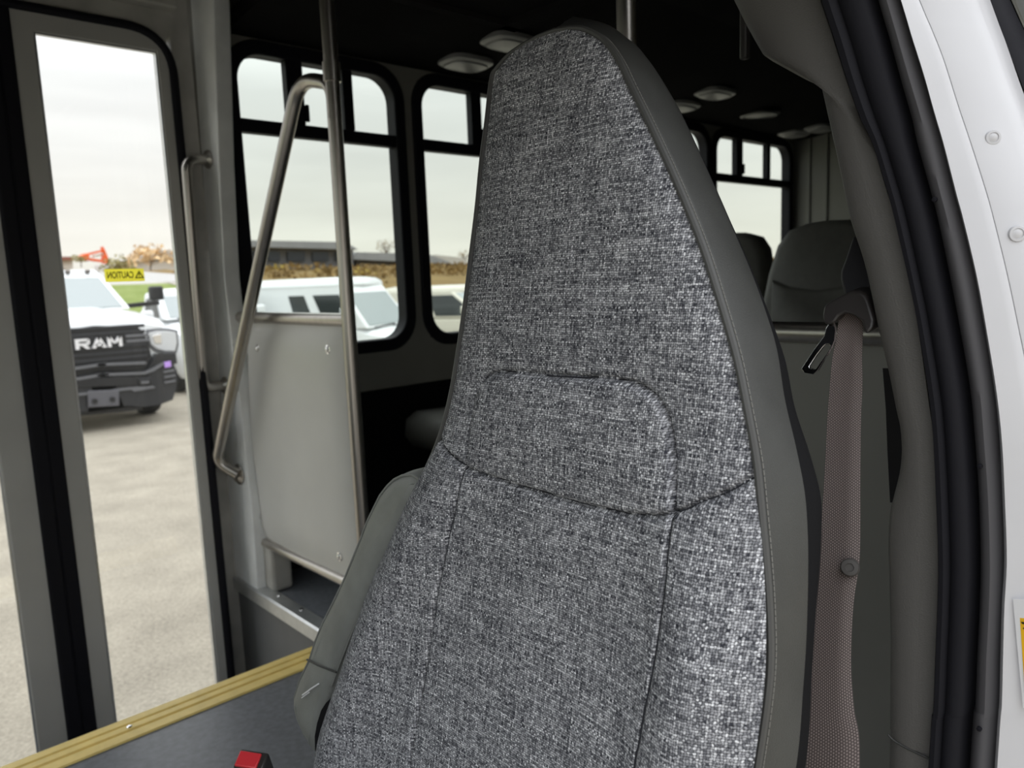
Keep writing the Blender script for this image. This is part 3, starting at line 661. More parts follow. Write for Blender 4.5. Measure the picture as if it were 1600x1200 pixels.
XX = SX + SK * ZZ + OFF
verts = [tuple(p) for p in np.stack([XX, YY, ZZ], -1).reshape(-1, 3).tolist()]; region = REG.reshape(-1).tolist()
faces = {k: [] for k in range(5)}
for i in range(NW):
    for j in range(NU):
        k = i * (NU + 1) + j; f = (k, k + NU + 1, k + NU + 2, k + 1)
        faces[region[k]].append(f)
for k, nm, lb in ((0, 'headrest_panel', None), (1, 'lumbar_pad', None), (2, 'centre_panel', None), (3, 'side_bolster', None), (4, 'side_bolster', None)):
    mb = MB(); remap = {}
    for f in faces[k]:
        nf = []
        for v in f:
            if v not in remap: remap[v] = len(mb.v); mb.v.append(verts[v])
            nf.append(remap[v])
        mb.f.append(tuple(nf))
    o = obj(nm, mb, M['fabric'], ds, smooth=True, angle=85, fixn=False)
for ln in (SEAM['pad'], SEAM['cross'], SEAM['lowl'], SEAM['lowr']):
    P_ = spline([(0, y, z) for y, z in ln if z > -.73], 90); Ya = np.array([p.y for p in P_]); Za = np.array([p.z for p in P_])
    Aa = np.array([yl(z) for z in Za]); Ba = np.array([yr(z) for z in Za]); Oa, _ = surf(Ya, Za, Aa, Ba)
    obj('seam', MB().tube([(SX + SK * z + o_ - .0008, y, z) for y, z, o_ in zip(Ya, Za, Oa)], (.0009), 5), M['seam'], ds, smooth=True)  # dark tube laid in each groove as the crease shade of the seam
# vinyl side and back shell
def side(front, back, sgn):
    loops = []
    F_ = spline([tuple(p) for p in front], 160); B_ = spline([tuple(p) for p in back], 160)
    return F_, B_
rf_ = spline(Rp, 160); rb_ = spline(Bp, 160)
lf_ = spline(Lp, 160)
cy = .52
lb_ = []
for p in lf_:
    q = Vector((p.x + .085, p.y - .010, p.z)); lb_.append(q)
# blend both halves at the crown so the loops close over the top
top_b = rb_[0]
for i in range(0, 26):
    t = 1 - i / 26
    lb_[i] = lb_[i] + (top_b + (lf_[i] - lf_[0]) * .95 - lb_[i]) * t ** 1.5
front = list(reversed(lf_)) + rf_[1:]; back = list(reversed(lb_)) + rb_[1:]
cen = Vector((0, cy, -.2))
loops = []
TB = [(0, -.004), (.04, .0012), (.12, .003), (.3, .005), (.55, .0065), (.78, .0055), (1.0, .0), (1.18, -.007), (1.38, -.018), (1.58, -.034), (1.75, -.055)]
def blat(t):
    return float(np.interp(t, [q[0] for q in TB], [q[1] for q in TB]))
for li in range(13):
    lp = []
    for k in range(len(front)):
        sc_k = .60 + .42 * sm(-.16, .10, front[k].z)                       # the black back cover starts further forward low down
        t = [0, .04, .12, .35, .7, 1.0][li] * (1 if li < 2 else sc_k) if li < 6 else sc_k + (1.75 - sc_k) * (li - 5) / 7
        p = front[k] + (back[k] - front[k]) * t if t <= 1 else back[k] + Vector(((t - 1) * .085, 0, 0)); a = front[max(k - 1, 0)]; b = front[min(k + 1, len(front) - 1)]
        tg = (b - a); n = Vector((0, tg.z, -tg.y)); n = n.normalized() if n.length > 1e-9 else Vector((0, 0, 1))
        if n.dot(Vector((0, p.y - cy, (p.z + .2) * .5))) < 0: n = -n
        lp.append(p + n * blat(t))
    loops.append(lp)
NVIN = 6
vs = MB().loft(loops[:NVIN], caps=False, closed=False)
obj('vinyl_side', vs, M['vinyl'], ds, smooth=True, angle=70)
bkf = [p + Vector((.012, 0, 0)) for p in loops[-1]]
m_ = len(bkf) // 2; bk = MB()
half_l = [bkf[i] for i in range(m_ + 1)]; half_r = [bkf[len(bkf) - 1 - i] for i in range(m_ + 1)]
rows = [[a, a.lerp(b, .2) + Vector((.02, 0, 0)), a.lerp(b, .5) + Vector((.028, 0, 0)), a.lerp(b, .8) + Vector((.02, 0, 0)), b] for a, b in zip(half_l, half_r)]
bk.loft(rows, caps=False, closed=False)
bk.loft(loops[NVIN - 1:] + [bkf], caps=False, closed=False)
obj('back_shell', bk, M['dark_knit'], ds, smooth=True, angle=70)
pp = [p + Vector((-.0015, 0, 0)) for p in front]
obj('piping', MB().tube(pp, .0032, 8), M['piping'], ds, smooth=True)
# stitches along the outboard seam
sb = MB(); acc = 0
st_line = [loops[1][k].lerp(loops[2][k], .35) for k in range(len(front))]
for k in range(60, len(st_line) - 1):
    a, b = st_line[k], st_line[k + 1]; L_ = (b - a).length; n_ = max(1, int(round(L_ / .0044)))
    out = Vector((-.2, 0, 0)).normalized() * .0003
    for i in range(n_):
        p = a.lerp(b, (i + .08) / n_); q = a.lerp(b, (i + .86) / n_)
        nn = Vector((-.3, a.y - cy, 0)).normalized() * .0007
        sb.tube([p + nn, q + nn], .00055, 4)
tag(obj('stitching', sb, M['stitch'], ds), kind='stuff')
# cushion, pedestal (below the frame) and folded armrest
cu = MB()
for y, s in ((.27, .93), (.30, 1), (.80, 1), (.83, .93)): pass
cu.loft([[(x, y, z) for x, z in ((.44, -.76), (.43, -.66), (.30, -.655), (.10, -.66), (-.02, -.665), (-.07, -.70), (-.06, -.78), (.0, -.80))] for y in (.29, .32, .79, .82)])
obj('cushion', cu, M['fabric_flat'], ds, bevel=.025, seg=4)
obj('pedestal', MB().box(.05, .40, .36, .76, ZF, -.79), M['body_black'], ds, bevel=.01)
arm = thing('tmp', '', '')
bpy.data.objects.remove(arm)
af = [(0.445, 0.92, -0.501), (0.45, 0.91, -0.474), (0.456, 0.897, -0.446), (0.463, 0.875, -0.411), (0.47, 0.853, -0.374), (0.476, 0.839, -0.345), (0.482, 0.826, -0.317), (0.486, 0.815, -0.294), (0.49, 0.804, -0.275), (0.493, 0.793, -0.258), (0.496, 0.781, -0.245), (0.498, 0.767, -0.234), (0.5, 0.75, -0.226), (0.501, 0.731, -0.222), (0.5, 0.715, -0.224), (0.499, 0.708, -0.232), (0.495, 0.711, -0.248), (0.492, 0.723, -0.267), (0.487, 0.738, -0.292), (0.481, 0.753, -0.32), (0.475, 0.768, -0.349), (0.469, 0.786, -0.381), (0.462, 0.804, -0.413), (0.455, 0.822, -0.45), (0.448, 0.838, -0.486), (0.442, 0.851, -0.517), (0.438, 0.857, -0.536), (0.433, 0.864, -0.559), (0.428, 0.867, -0.585), (0.423, 0.866, -0.61), (0.423, 0.885, -0.611), (0.424, 0.908, -0.604), (0.426, 0.929, -0.593), (0.429, 0.943, -0.579), (0.432, 0.949, -0.564), (0.437, 0.941, -0.538)]
arm_mb = MB()
cpt = Vector((0, 0, 0))
for p in af: cpt += Vector(p)
cpt /= len(af)
def inset(pts, s, dx):
    P = [Vector(p) for p in pts]; n = len(P); out = []
    area = sum(P[i].y * P[(i + 1) % n].z - P[(i + 1) % n].y * P[i].z for i in range(n)); sg = 1 if area > 0 else -1
    for i in range(n):
        t = (P[(i + 1) % n] - P[i - 1]).normalized(); nrm = Vector((0, -t.z, t.y)) * sg
        out.append(P[i] + nrm * s + Vector((dx, 0, 0)))
    return out
arm_mb.loft([inset(af, .018, -.004), inset(af, .010, -.0025), inset(af, .004, .003), inset(af, .001, .010), inset(af, 0, .02), inset(af, 0, .085), inset(af, .006, .095)])
am = obj('armrest', arm_mb, M['arm_vinyl'], ds, smooth=True, angle=80)
am['label'] = 'armrest folded up beside the backrest'
obj('welt', MB().tube([p for p in inset(af, .0035, .002)[-8:] + inset(af, .0035, .002)[:26]], .0016, 6), M['arm_vinyl'], am, smooth=True)
sa = (0.441, 0.913, -0.5); sb_ = (0.443, 0.838, -0.491)
obj('seam', MB().tube([sa, ((sa[0] + sb_[0]) / 2 - .004, (sa[1] + sb_[1]) / 2, (sa[2] + sb_[2]) / 2 + .002), sb_], .0013, 8), M['vinyl'], am, smooth=True)
sl = [(0.44, 0.84, -0.492), (0.436, 0.843, -0.511), (0.433, 0.847, -0.527), (0.426, 0.86, -0.563)]
scr = [(0.429, 0.91, -0.545), (0.432, 0.892, -0.531), (0.435, 0.873, -0.517)]
obj('scratch', MB().tube([scr[0], scr[1], scr[2]], .0011, 6).tube([(p[0], p[1] + .004, p[2] - .006) for p in scr[:2]], .0007, 6), M['label_white'], am)
gp = [(0.431, 0.836, -0.52), (0.429, 0.847, -0.53), (0.426, 0.857, -0.544), (0.422, 0.863, -0.563), (0.419, 0.866, -0.581), (0.415, 0.861, -0.599), (0.414, 0.844, -0.606), (0.417, 0.834, -0.591), (0.423, 0.834, -0.559)]
obj('inner_gap_cover', MB().prism(gp, (.03, 0, 0)), M['dark_knit'], ds, bevel=.003)

# red push buckle on its stalk, inboard of the cushion
bkx = thing('seat_belt_buckle', 'black seat belt buckle with red push button beside the seat', 'buckle', (.33, .9, -.72))
b0 = Vector((0.341, 0.881, -0.585)); ax = Vector((-.30, -.42, .85)).normalized(); wv = Vector((.6, -.8, 0)).normalized(); wv = (wv - ax * wv.dot(ax)).normalized(); hv = ax.cross(wv)
def rot_box(c, hx, hy, hz):
    vs = [c + wv * sx * hx + hv * sy * hy + ax * sz * hz for sx in (-1, 1) for sy in (-1, 1) for sz in (-1, 1)]
    return MB().add(vs, [(0, 1, 3, 2), (4, 6, 7, 5), (0, 4, 5, 1), (2, 3, 7, 6), (0, 2, 6, 4), (1, 5, 7, 3)])
obj('buckle_body', rot_box(b0 - ax * .03, .019, .012, .034), M['belt_black'], bkx, bevel=.003)
obj('red_button', rot_box(b0 + ax * .003 - hv * .001 - wv * .003, .014, .0095, .004), M['red'], bkx, bevel=.0015)
obj('stalk', MB().tube([b0 - ax * .06, b0 - ax * .16, b0 - ax * .22 + Vector((.0, 0, -.08))], .009, 8), M['belt_black'], bkx, smooth=True)

# ================================================================== DRIVER SEAT BELT
BX = .36
sbt = thing('seat_belt', 'brown grey seat belt hanging by the door pillar with chrome tongue', 'seat belt', (.8, .33, -.2))
bl = [(0.805, 0.357, -0.032), (0.798, 0.357, -0.05), (0.79, 0.356, -0.073), (0.781, 0.356, -0.096), (0.772, 0.354, -0.122), (0.761, 0.351, -0.153), (0.75, 0.347, -0.185), (0.736, 0.342, -0.221), (0.723, 0.338, -0.258), (0.71, 0.334, -0.293), (0.699, 0.331, -0.326), (0.687, 0.327, -0.357), (0.675, 0.323, -0.391), (0.663, 0.319, -0.424), (0.646, 0.313, -0.473)]
brt = [(0.804, 0.337, -0.032), (0.798, 0.333, -0.05), (0.79, 0.329, -0.072), (0.782, 0.326, -0.094), (0.773, 0.321, -0.119), (0.762, 0.317, -0.15), (0.751, 0.312, -0.18), (0.738, 0.306, -0.215), (0.726, 0.3, -0.25), (0.714, 0.295, -0.284), (0.702, 0.294, -0.316), (0.691, 0.291, -0.346), (0.68, 0.286, -0.379), (0.669, 0.278, -0.409), (0.653, 0.265, -0.453)]
bl.append((.60, .30, -.62)); brt.append((.60, .25, -.62))
Lb = spline(bl, 90); Rb = spline(brt, 90); wb = MB(); wb.uv = []; acc = 0; rows = []
for i in range(90):
    if i: acc += (Lb[i] - Lb[i - 1]).length
    row = []
    for j in range(9):
        u = j / 8; p = Lb[i].lerp(Rb[i], u); p = p + Vector((.003 * sm(.72, 1, u) + .0012 * math.sin(u * 3.1 + i * .02), .001 * sm(.8, 1, u), 0))
        row.append(p); wb.uv.append((u, acc))
    rows.append(row)
nA = len(wb.uv)
wb.loft(rows, caps=False, closed=False)
wb.loft([[p + Vector((.0016, .0004, 0)) for p in r] for r in rows], caps=False, closed=False); wb.uv = wb.uv + wb.uv
obj('webbing', wb, M['webbing'], sbt, smooth=True, angle=80)
hd_ = [(0.782, 0.368, -0.051), (0.785, 0.368, -0.042), (0.787, 0.361, -0.036), (0.789, 0.353, -0.032), (0.79, 0.343, -0.027), (0.79, 0.333, -0.027), (0.789, 0.326, -0.031), (0.786, 0.321, -0.04), (0.78, 0.314, -0.055), (0.777, 0.314, -0.063), (0.775, 0.319, -0.07), (0.776, 0.323, -0.066), (0.779, 0.326, -0.057), (0.782, 0.336, -0.051), (0.782, 0.344, -0.049), (0.781, 0.35, -0.052), (0.779, 0.353, -0.058), (0.778, 0.361, -0.062), (0.779, 0.366, -0.058)]
obj('tongue_handle', MB().prism(hd_, (.026, 0, .004)), M['belt_black'], sbt, bevel=.006, seg=4)
to = [(0.786, 0.359, -0.055), (0.782, 0.354, -0.066), (0.778, 0.353, -0.077), (0.775, 0.355, -0.085), (0.767, 0.365, -0.108), (0.766, 0.369, -0.112), (0.766, 0.379, -0.111), (0.768, 0.383, -0.107), (0.774, 0.374, -0.089), (0.78, 0.364, -0.072), (0.783, 0.364, -0.064)]
th = [(0.783, 0.36, -0.063), (0.781, 0.357, -0.069), (0.776, 0.356, -0.082), (0.775, 0.356, -0.086), (0.768, 0.367, -0.106), (0.767, 0.369, -0.107), (0.768, 0.374, -0.106), (0.769, 0.375, -0.104), (0.773, 0.369, -0.093), (0.776, 0.364, -0.084), (0.78, 0.36, -0.072)]
th = [(0.777, 0.358, -0.08), (0.776, 0.356, -0.083), (0.775, 0.356, -0.085), (0.774, 0.358, -0.089), (0.768, 0.367, -0.106), (0.767, 0.369, -0.107), (0.768, 0.374, -0.106), (0.769, 0.375, -0.104), (0.773, 0.369, -0.092), (0.776, 0.364, -0.084), (0.777, 0.361, -0.08)]
obj('tongue_plate', MB().ring(to, th, (.004, 0, 0)), M['chrome'], sbt, bevel=.0012)
cvr = [(0.834, 0.36, 0.032), (0.829, 0.362, 0.02), (0.824, 0.364, 0.006), (0.82, 0.367, -0.006), (0.817, 0.366, -0.014), (0.813, 0.362, -0.024), (0.81, 0.358, -0.033), (0.809, 0.328, -0.037), (0.816, 0.332, -0.018), (0.821, 0.338, -0.001), (0.827, 0.346, 0.014), (0.832, 0.354, 0.028)]
obj('dark_fold', MB().prism(cvr, (.012, 0, 0)), M['belt_cover'], sbt, bevel=.004, seg=3)
btn = Vector((0.71, 0.302, -0.289))
obj('stop_button', MB().lathe(btn, (-.92, -.25, .3), [(.0088, 0), (.0088, .003), (.0075, .005), (.004, .0052), (.0036, .0042), (.0005, .0042)], 20), M['button'], sbt, smooth=True)
rs_ = [(0.93, 0.363, -0.123), (0.93, 0.358, -0.172), (0.93, 0.355, -0.219), (0.93, 0.35, -0.285), (0.93, 0.329, -0.281), (0.93, 0.334, -0.121)]
obj('return_strap', MB().prism(rs_, (.003, 0, 0)), M['belt_cover'], sbt)

# ================================================================== DRIVER DOOR PILLAR
trl = [(0.775, 0.477, 0.297), (0.775, 0.458, 0.26), (0.775, 0.441, 0.23), (0.775, 0.435, 0.223), (0.775, 0.408, 0.206), (0.775, 0.384, 0.192), (0.775, 0.378, 0.188), (0.775, 0.374, 0.18), (0.775, 0.357, 0.111), (0.775, 0.342, 0.047), (0.775, 0.326, -0.001), (0.775, 0.312, -0.061), (0.775, 0.305, -0.088), (0.775, 0.299, -0.112), (0.775, 0.292, -0.143), (0.775, 0.288, -0.159), (0.775, 0.286, -0.181), (0.775, 0.287, -0.204), (0.775, 0.292, -0.231), (0.775, 0.295, -0.249), (0.775, 0.296, -0.282), (0.775, 0.294, -0.315), (0.775, 0.291, -0.384), (0.775, 0.289, -0.475), (0.775, 0.288, -0.529)]
trr = [(0.775, 0.371, 0.267), (0.775, 0.358, 0.223), (0.775, 0.343, 0.179), (0.775, 0.329, 0.14), (0.775, 0.317, 0.115), (0.775, 0.302, 0.068), (0.775, 0.294, 0.043), (0.775, 0.281, -0.01), (0.775, 0.271, -0.056), (0.775, 0.257, -0.139), (0.775, 0.252, -0.17), (0.775, 0.248, -0.222), (0.775, 0.244, -0.286), (0.775, 0.243, -0.334), (0.775, 0.243, -0.384), (0.775, 0.243, -0.443), (0.775, 0.245, -0.508)]
kx = lambda P, z: [(.775, P[0][1] + .015, .38)] + P if z else P
tl = [tuple(Vector(trl[0]) + (Vector(trl[0]) - Vector(trl[2])) * 1.8)] + trl + [(.775, trl[-1][1], -.98)]
tr = [tuple(Vector(trr[0]) + (Vector(trr[0]) - Vector(trr[2])) * 2.0)] + trr + [(.775, trr[-1][1], -.98)]
A_ = spline(tl, 120); B_ = spline(tr, 120)
rows = []
for a, b in zip(A_, B_):
    rows.append([a + Vector((.13, .02, 0)), a + Vector((.04, .006, 0)), a + Vector((.014, .0005, 0)), a + Vector((.004, -.0025, 0)), a.lerp(b, .12) + Vector((-.001, 0, 0)), a.lerp(b, .35) + Vector((-.006, 0, 0)), a.lerp(b, .65) + Vector((-.007, 0, 0)), b + Vector((-.003, 0, 0)), b + Vector((.03, 0, 0))])
pt = MB().loft(rows, caps=False, closed=False)
pil = thing('wall_pillar', 'driver door pillar with grained trim, black seals and white jamb', 'door pillar', (.8, .25, -.3), kind='structure')
obj('pillar_trim', pt, M['trim_plastic'], pil, smooth=True, angle=70)
lt_ = [(0.768, 0.284, -0.482), (0.768, 0.28, -0.485), (0.768, 0.275, -0.487), (0.768, 0.264, -0.489), (0.768, 0.251, -0.49), (0.768, 0.241, -0.491)]
obj('trim_joint', MB().tube(spline(lt_, 16), .0012, 6), M['vinyl'], pil, smooth=True)
def strip(px_l, px_r, nm, m, prof, n=120):
    ex = lambda P: tuple(Vector(P[0]) + (Vector(P[0]) - Vector(P[2])) * 2.2)
    l = [ex(px_l)] + px_l + [(px_l[-1][0], px_l[-1][1] + .004, -1.0)]
    r = [ex(px_r)] + px_r + [(px_r[-1][0], px_r[-1][1] + .004, -1.0)]
    A_ = spline(l, n); B_ = spline(r, n)
    mb = MB().loft([[a.lerp(b, u) + Vector((dx, 0, 0)) for u, dx in prof] for a, b in zip(A_, B_)], caps=False, closed=False)
    return obj(nm, mb, m, pil, smooth=True, angle=50)
e1 = [(0.76, 0.365, 0.256), (0.76, 0.352, 0.219), (0.76, 0.338, 0.176), (0.76, 0.324, 0.138), (0.76, 0.312, 0.113), (0.76, 0.297, 0.067), (0.76, 0.29, 0.042), (0.76, 0.277, -0.01), (0.76, 0.267, -0.054), (0.76, 0.254, -0.125), (0.76, 0.249, -0.167), (0.76, 0.245, -0.218), (0.76, 0.241, -0.28), (0.76, 0.24, -0.328), (0.76, 0.24, -0.377), (0.76, 0.24, -0.435), (0.76, 0.242, -0.496)]
e2 = [(0.76, 0.316, 0.242), (0.76, 0.305, 0.206), (0.76, 0.294, 0.167), (0.76, 0.284, 0.133), (0.76, 0.278, 0.107), (0.76, 0.265, 0.063), (0.76, 0.258, 0.037), (0.76, 0.247, -0.012), (0.76, 0.237, -0.059), (0.76, 0.226, -0.116), (0.76, 0.22, -0.163), (0.76, 0.215, -0.213), (0.76, 0.211, -0.273), (0.76, 0.21, -0.319), (0.76, 0.21, -0.369), (0.76, 0.21, -0.422), (0.76, 0.212, -0.481)]
e3 = [(0.76, 0.29, 0.235), (0.76, 0.28, 0.201), (0.76, 0.269, 0.165), (0.76, 0.258, 0.13), (0.76, 0.25, 0.103), (0.76, 0.239, 0.06), (0.76, 0.232, 0.035), (0.76, 0.22, -0.013), (0.76, 0.211, -0.058), (0.76, 0.201, -0.114), (0.76, 0.196, -0.16), (0.76, 0.191, -0.208), (0.76, 0.187, -0.267), (0.76, 0.186, -0.312), (0.76, 0.186, -0.361), (0.76, 0.185, -0.412), (0.76, 0.186, -0.469)]
strip(e1, e2, 'lip_seal', M['rubber'], [(-.03, .03), (0, .0), (.08, -.006), (.22, -.007), (.30, -.003), (.36, -.001), (.42, -.004), (.6, -.006), (.85, -.005), (.95, -.001), (1.0, .012), (1.08, .02)])
strip(e2, e3, 'bulb_seal', M['rubber_bulb'], [(-.05, .03), (.04, .02), (.14, .008), (.28, -.001), (.45, -.006), (.62, -.007), (.78, -.004), (.92, .003), (1.0, .012)])
w1 = [(0.752, 0.288, 0.233), (0.752, 0.278, 0.199), (0.752, 0.267, 0.164), (0.752, 0.257, 0.129), (0.752, 0.249, 0.102), (0.752, 0.238, 0.06), (0.752, 0.231, 0.035), (0.752, 0.219, -0.013), (0.752, 0.21, -0.058), (0.752, 0.2, -0.113), (0.752, 0.194, -0.158), (0.752, 0.19, -0.206), (0.752, 0.186, -0.264), (0.752, 0.186, -0.309), (0.752, 0.185, -0.357), (0.752, 0.184, -0.408), (0.752, 0.185, -0.464)]
ws2 = [(0.766, 0.276, 0.232), (0.766, 0.265, 0.205), (0.766, 0.254, 0.176), (0.766, 0.241, 0.135), (0.766, 0.23, 0.102), (0.766, 0.216, 0.058), (0.766, 0.209, 0.033), (0.766, 0.197, -0.014), (0.766, 0.187, -0.058), (0.766, 0.175, -0.113), (0.766, 0.167, -0.157), (0.766, 0.161, -0.204), (0.766, 0.156, -0.261), (0.766, 0.155, -0.304), (0.766, 0.154, -0.352), (0.766, 0.153, -0.401), (0.766, 0.154, -0.456)]
w2 = [(0.8, 0.237, 0.229), (0.8, 0.225, 0.195), (0.8, 0.213, 0.159), (0.8, 0.201, 0.125), (0.8, 0.192, 0.098), (0.8, 0.177, 0.056), (0.8, 0.169, 0.031), (0.8, 0.155, -0.016), (0.8, 0.144, -0.06), (0.8, 0.132, -0.114), (0.8, 0.125, -0.157), (0.8, 0.118, -0.204), (0.8, 0.113, -0.26), (0.8, 0.112, -0.303), (0.8, 0.111, -0.349), (0.8, 0.11, -0.398), (0.8, 0.111, -0.452)]
strip(w1, ws2, 'jamb_flange', M['white_paint'], [(-.1, .02), (.0, .004), (.10, -.001), (.3, -.001), (.7, -.001), (.97, -.0005), (1.0, .001)])
strip(ws2, w2, 'jamb_panel', M['white_paint'], [(.0, .003), (.008, -.0003), (.04, -.0008), (.4, -.002), (.72, -.001), (.90, .004), (.97, .016), (1.0, .035)])
w3 = [(0.85, 0.25, 0.242), (0.85, 0.238, 0.207), (0.85, 0.225, 0.169), (0.85, 0.212, 0.132), (0.85, 0.201, 0.104), (0.85, 0.186, 0.059), (0.85, 0.177, 0.032), (0.85, 0.163, -0.017), (0.85, 0.151, -0.063), (0.85, 0.138, -0.121), (0.85, 0.13, -0.167), (0.85, 0.124, -0.216), (0.85, 0.118, -0.275), (0.85, 0.117, -0.321), (0.85, 0.116, -0.37), (0.85, 0.115, -0.422), (0.85, 0.116, -0.48)]
w4 = [(0.85, 0.231, 0.237), (0.85, 0.22, 0.211), (0.85, 0.206, 0.175), (0.85, 0.192, 0.139), (0.85, 0.181, 0.109), (0.85, 0.164, 0.057), (0.85, 0.156, 0.031), (0.85, 0.142, -0.018), (0.85, 0.13, -0.063), (0.85, 0.118, -0.119), (0.85, 0.11, -0.164), (0.85, 0.104, -0.213), (0.85, 0.099, -0.27), (0.85, 0.097, -0.315), (0.85, 0.096, -0.363), (0.85, 0.095, -0.414), (0.85, 0.095, -0.47)]
w5 = [(0.88, 0.238, 0.245), (0.88, 0.227, 0.218), (0.88, 0.212, 0.181), (0.88, 0.198, 0.143), (0.88, 0.187, 0.113), (0.88, 0.169, 0.058), (0.88, 0.161, 0.032), (0.88, 0.146, -0.019), (0.88, 0.134, -0.065), (0.88, 0.122, -0.123), (0.88, 0.113, -0.17), (0.88, 0.107, -0.22), (0.88, 0.101, -0.28), (0.88, 0.1, -0.326), (0.88, 0.099, -0.376), (0.88, 0.098, -0.428), (0.88, 0.098, -0.486)]
w6 = [(p[0], p[1] - .06, p[2]) for p in w5]
strip(w3, w4, 'outer_seal', M['rubber'], [(-.1, .03), (.1, .0), (.4, -.01), (.7, -.006), (1, .02)])
strip(w5, w6, 'body_flare', M['white_paint'], [(.0, .02), (.08, .0), (.3, -.01), (1, .0)])
for q, r in (((0.777, 0.216, 0.105), .005), ((0.773, 0.193, 0.021), .0055)):
    obj('plug', MB().lathe((q[0] + .0005, q[1], q[2]), (-.8, -.6, 0), [(r * 1.3, -.004), (r * 1.3, 0), (r * 1.2, .0012), (r * .85, .0014), (r * .8, .0006), (r * .4, .0016)], 18), M['white_paint'], pil, smooth=True)
for q in ((0.75, 0.253, 0.055), (0.748, 0.207, -0.182), (0.746, 0.197, -0.429)):
    obj('drain_hole', MB().lathe((q[0] + .004, q[1], q[2]), (-1, .0, 0), [(.0022, 0), (.0022, .0025), (.001, .0028)], 10), M['black'], pil)
lb4 = [(0.753, 0.177, -0.298), (0.753, 0.141, -0.29), (0.753, 0.132, -0.392), (0.754, 0.165, -0.397)]
obj('label', MB().prism(lb4, (-.0003, 0, 0)), M['label_white'], pil)
lb5 = [(0.753, 0.171, -0.314), (0.753, 0.145, -0.308), (0.753, 0.138, -0.376), (0.753, 0.164, -0.382)]
lbl = obj('label_stripe', MB().prism(lb5, (-.0002, 0, 0)), M['label_yellow'], pil)
lb6 = [(0.752, 0.17, -0.317), (0.752, 0.165, -0.316), (0.752, 0.164, -0.318), (0.753, 0.169, -0.319)]
lb7 = [(0.752, 0.168, -0.322), (0.752, 0.164, -0.32), (0.753, 0.164, -0.322), (0.752, 0.168, -0.323)]
obj('print', MB().prism(lb6, (-.0002, 0, 0)).prism(lb7, (-.0002, 0, 0)), M['ink'], pil)

# ================================================================== OUTSIDE: GROUND
GZ = -1.83
def strip_ground(name, pts, m, kind='structure', label=None, cat=None):
    return tag(obj(name, MB().add(pts, [(0, 1, 2, 3)]), m), label, cat, None, kind)
strip_ground('ground_lot', [(-150, -150, GZ), (200, -150, GZ), (200, 20, GZ), (-150, 20, GZ)], M['ground'], label='pale sunless asphalt of the vehicle lot', cat='ground')
def slab(name, prof, x0, x1, m, label, cat, n=60, amp=0):
    rows = []
    for y, z in prof:
        rows.append([(x0 + (x1 - x0) * k / n, y, z + (amp * math.sin(k * 1.7 + y) + amp * .7 * math.sin(k * .61 + y * .4) if y > prof[0][0] else 0)) for k in range(n + 1)])
    return tag(obj(name, MB().loft(rows, caps=False, closed=False), m, smooth=True), label, cat, None, 'structure')
slab('ground_grass_bank', [(20, GZ), (24, -1.2), (30, .05), (33, .35)], -60, 11.2, M['grass_green'], 'green grass bank behind the parked pickup', 'grass')
slab('ground_road', [(33, .40), (40, .82), (47, 1.22)], -60, 14.5, M['road'], 'grey road above the grass bank', 'road')
slab('ground_field', [(47, 1.13), (60, 1.3), (80, 1.9), (140, 3.0)], -80, 200, M['grass_brown'], 'dry brown field beyond the road', 'field', amp=.12)
slab('ground_dry_bank', [(20, GZ - .02), (24, -1.2), (32, .3), (40, .62), (47, 1.14)], 11.1, 200, M['grass_brown'], 'dry brown grass bank behind the vans', 'bank', 120, .10)

def clump(mb, c, r, n, flat=.8):
    for _ in range(n):
        a = random.uniform(0, 2 * math.pi); b = math.asin(random.uniform(-.3, 1)); rr = r * random.uniform(.5, 1.05)
        p = Vector((c[0] + rr * math.cos(a) * math.cos(b), c[1] + rr * math.sin(a) * math.cos(b), c[2] + rr * flat * math.sin(b)))
        s = r * random.uniform(.09, .22); q = Vector((random.gauss(0, 1), random.gauss(0, 1), random.gauss(0, 1))).normalized(); w = q.orthogonal().normalized() * s; v = q.cross(w).normalized() * s
        mb.add([p - w, p + v * .8, p + w, p - v * .8], [(0, 1, 2, 3)])
bb = MB(); by = MB()
for i in range(520):
    x = random.uniform(15, 78); y = random.uniform(29, 46); z = -1.2 + (y - 24) * .13 if y < 32 else .3 + (y - 32) * .056
    tgt = by if random.random() < .09 else bb
    clump(tgt, (x, y, z - .1), random.uniform(.35, .8) * (1 if tgt is bb else .95), 40, .8)
tag(obj('dry_brush', bb, M['leaf_brown']), 'brown dry brush covering the bank behind the vans', 'brush', None, 'stuff')
tag(obj('yellow_brush', by, M['leaf_yellow']), 'yellowed bushes scattered over the brown bank', 'brush', None, 'stuff')

def tree(name, label, base, h, r, leaf, n, group=None, bare=False):
    t = thing(name, label, 'tree', base, group)
    b = Vector(base); tk = MB().tube([b, b + Vector((.05 * h, 0, .5 * h))], .035 * h, 6, r2=.018 * h)
    for k in range(14 if bare else 7):
        a = random.uniform(0, 6.28); z0 = h * random.uniform(.25, .5); e1_ = b + Vector((.04 * h, 0, z0)); e2_ = e1_ + Vector((math.cos(a) * r * .8, math.sin(a) * r * .8, h * random.uniform(.25, .5)))
        tk.tube([e1_, e1_.lerp(e2_, .5) + Vector((0, 0, .04 * h)), e2_], .012 * h, 4, r2=.004 * h)
    obj('trunk', tk, M['bark'], t, smooth=True)
    lf = MB()
    for k in range(7):
        a = random.uniform(0, 6.28); clump(lf, (b.x + math.cos(a) * r * .45, b.y + math.sin(a) * r * .45, b.z + h * random.uniform(.4, .75)), r * .55, n // 7, 1)
    tag(obj('foliage', lf, M[leaf], t), kind='stuff')
    return t
tq = [(16.585, 52, 1.014), (17.615, 52, 0.986), (15.443, 52, 1.525), (12.389, 52, 1.778), (14.584, 52, 1.543)]
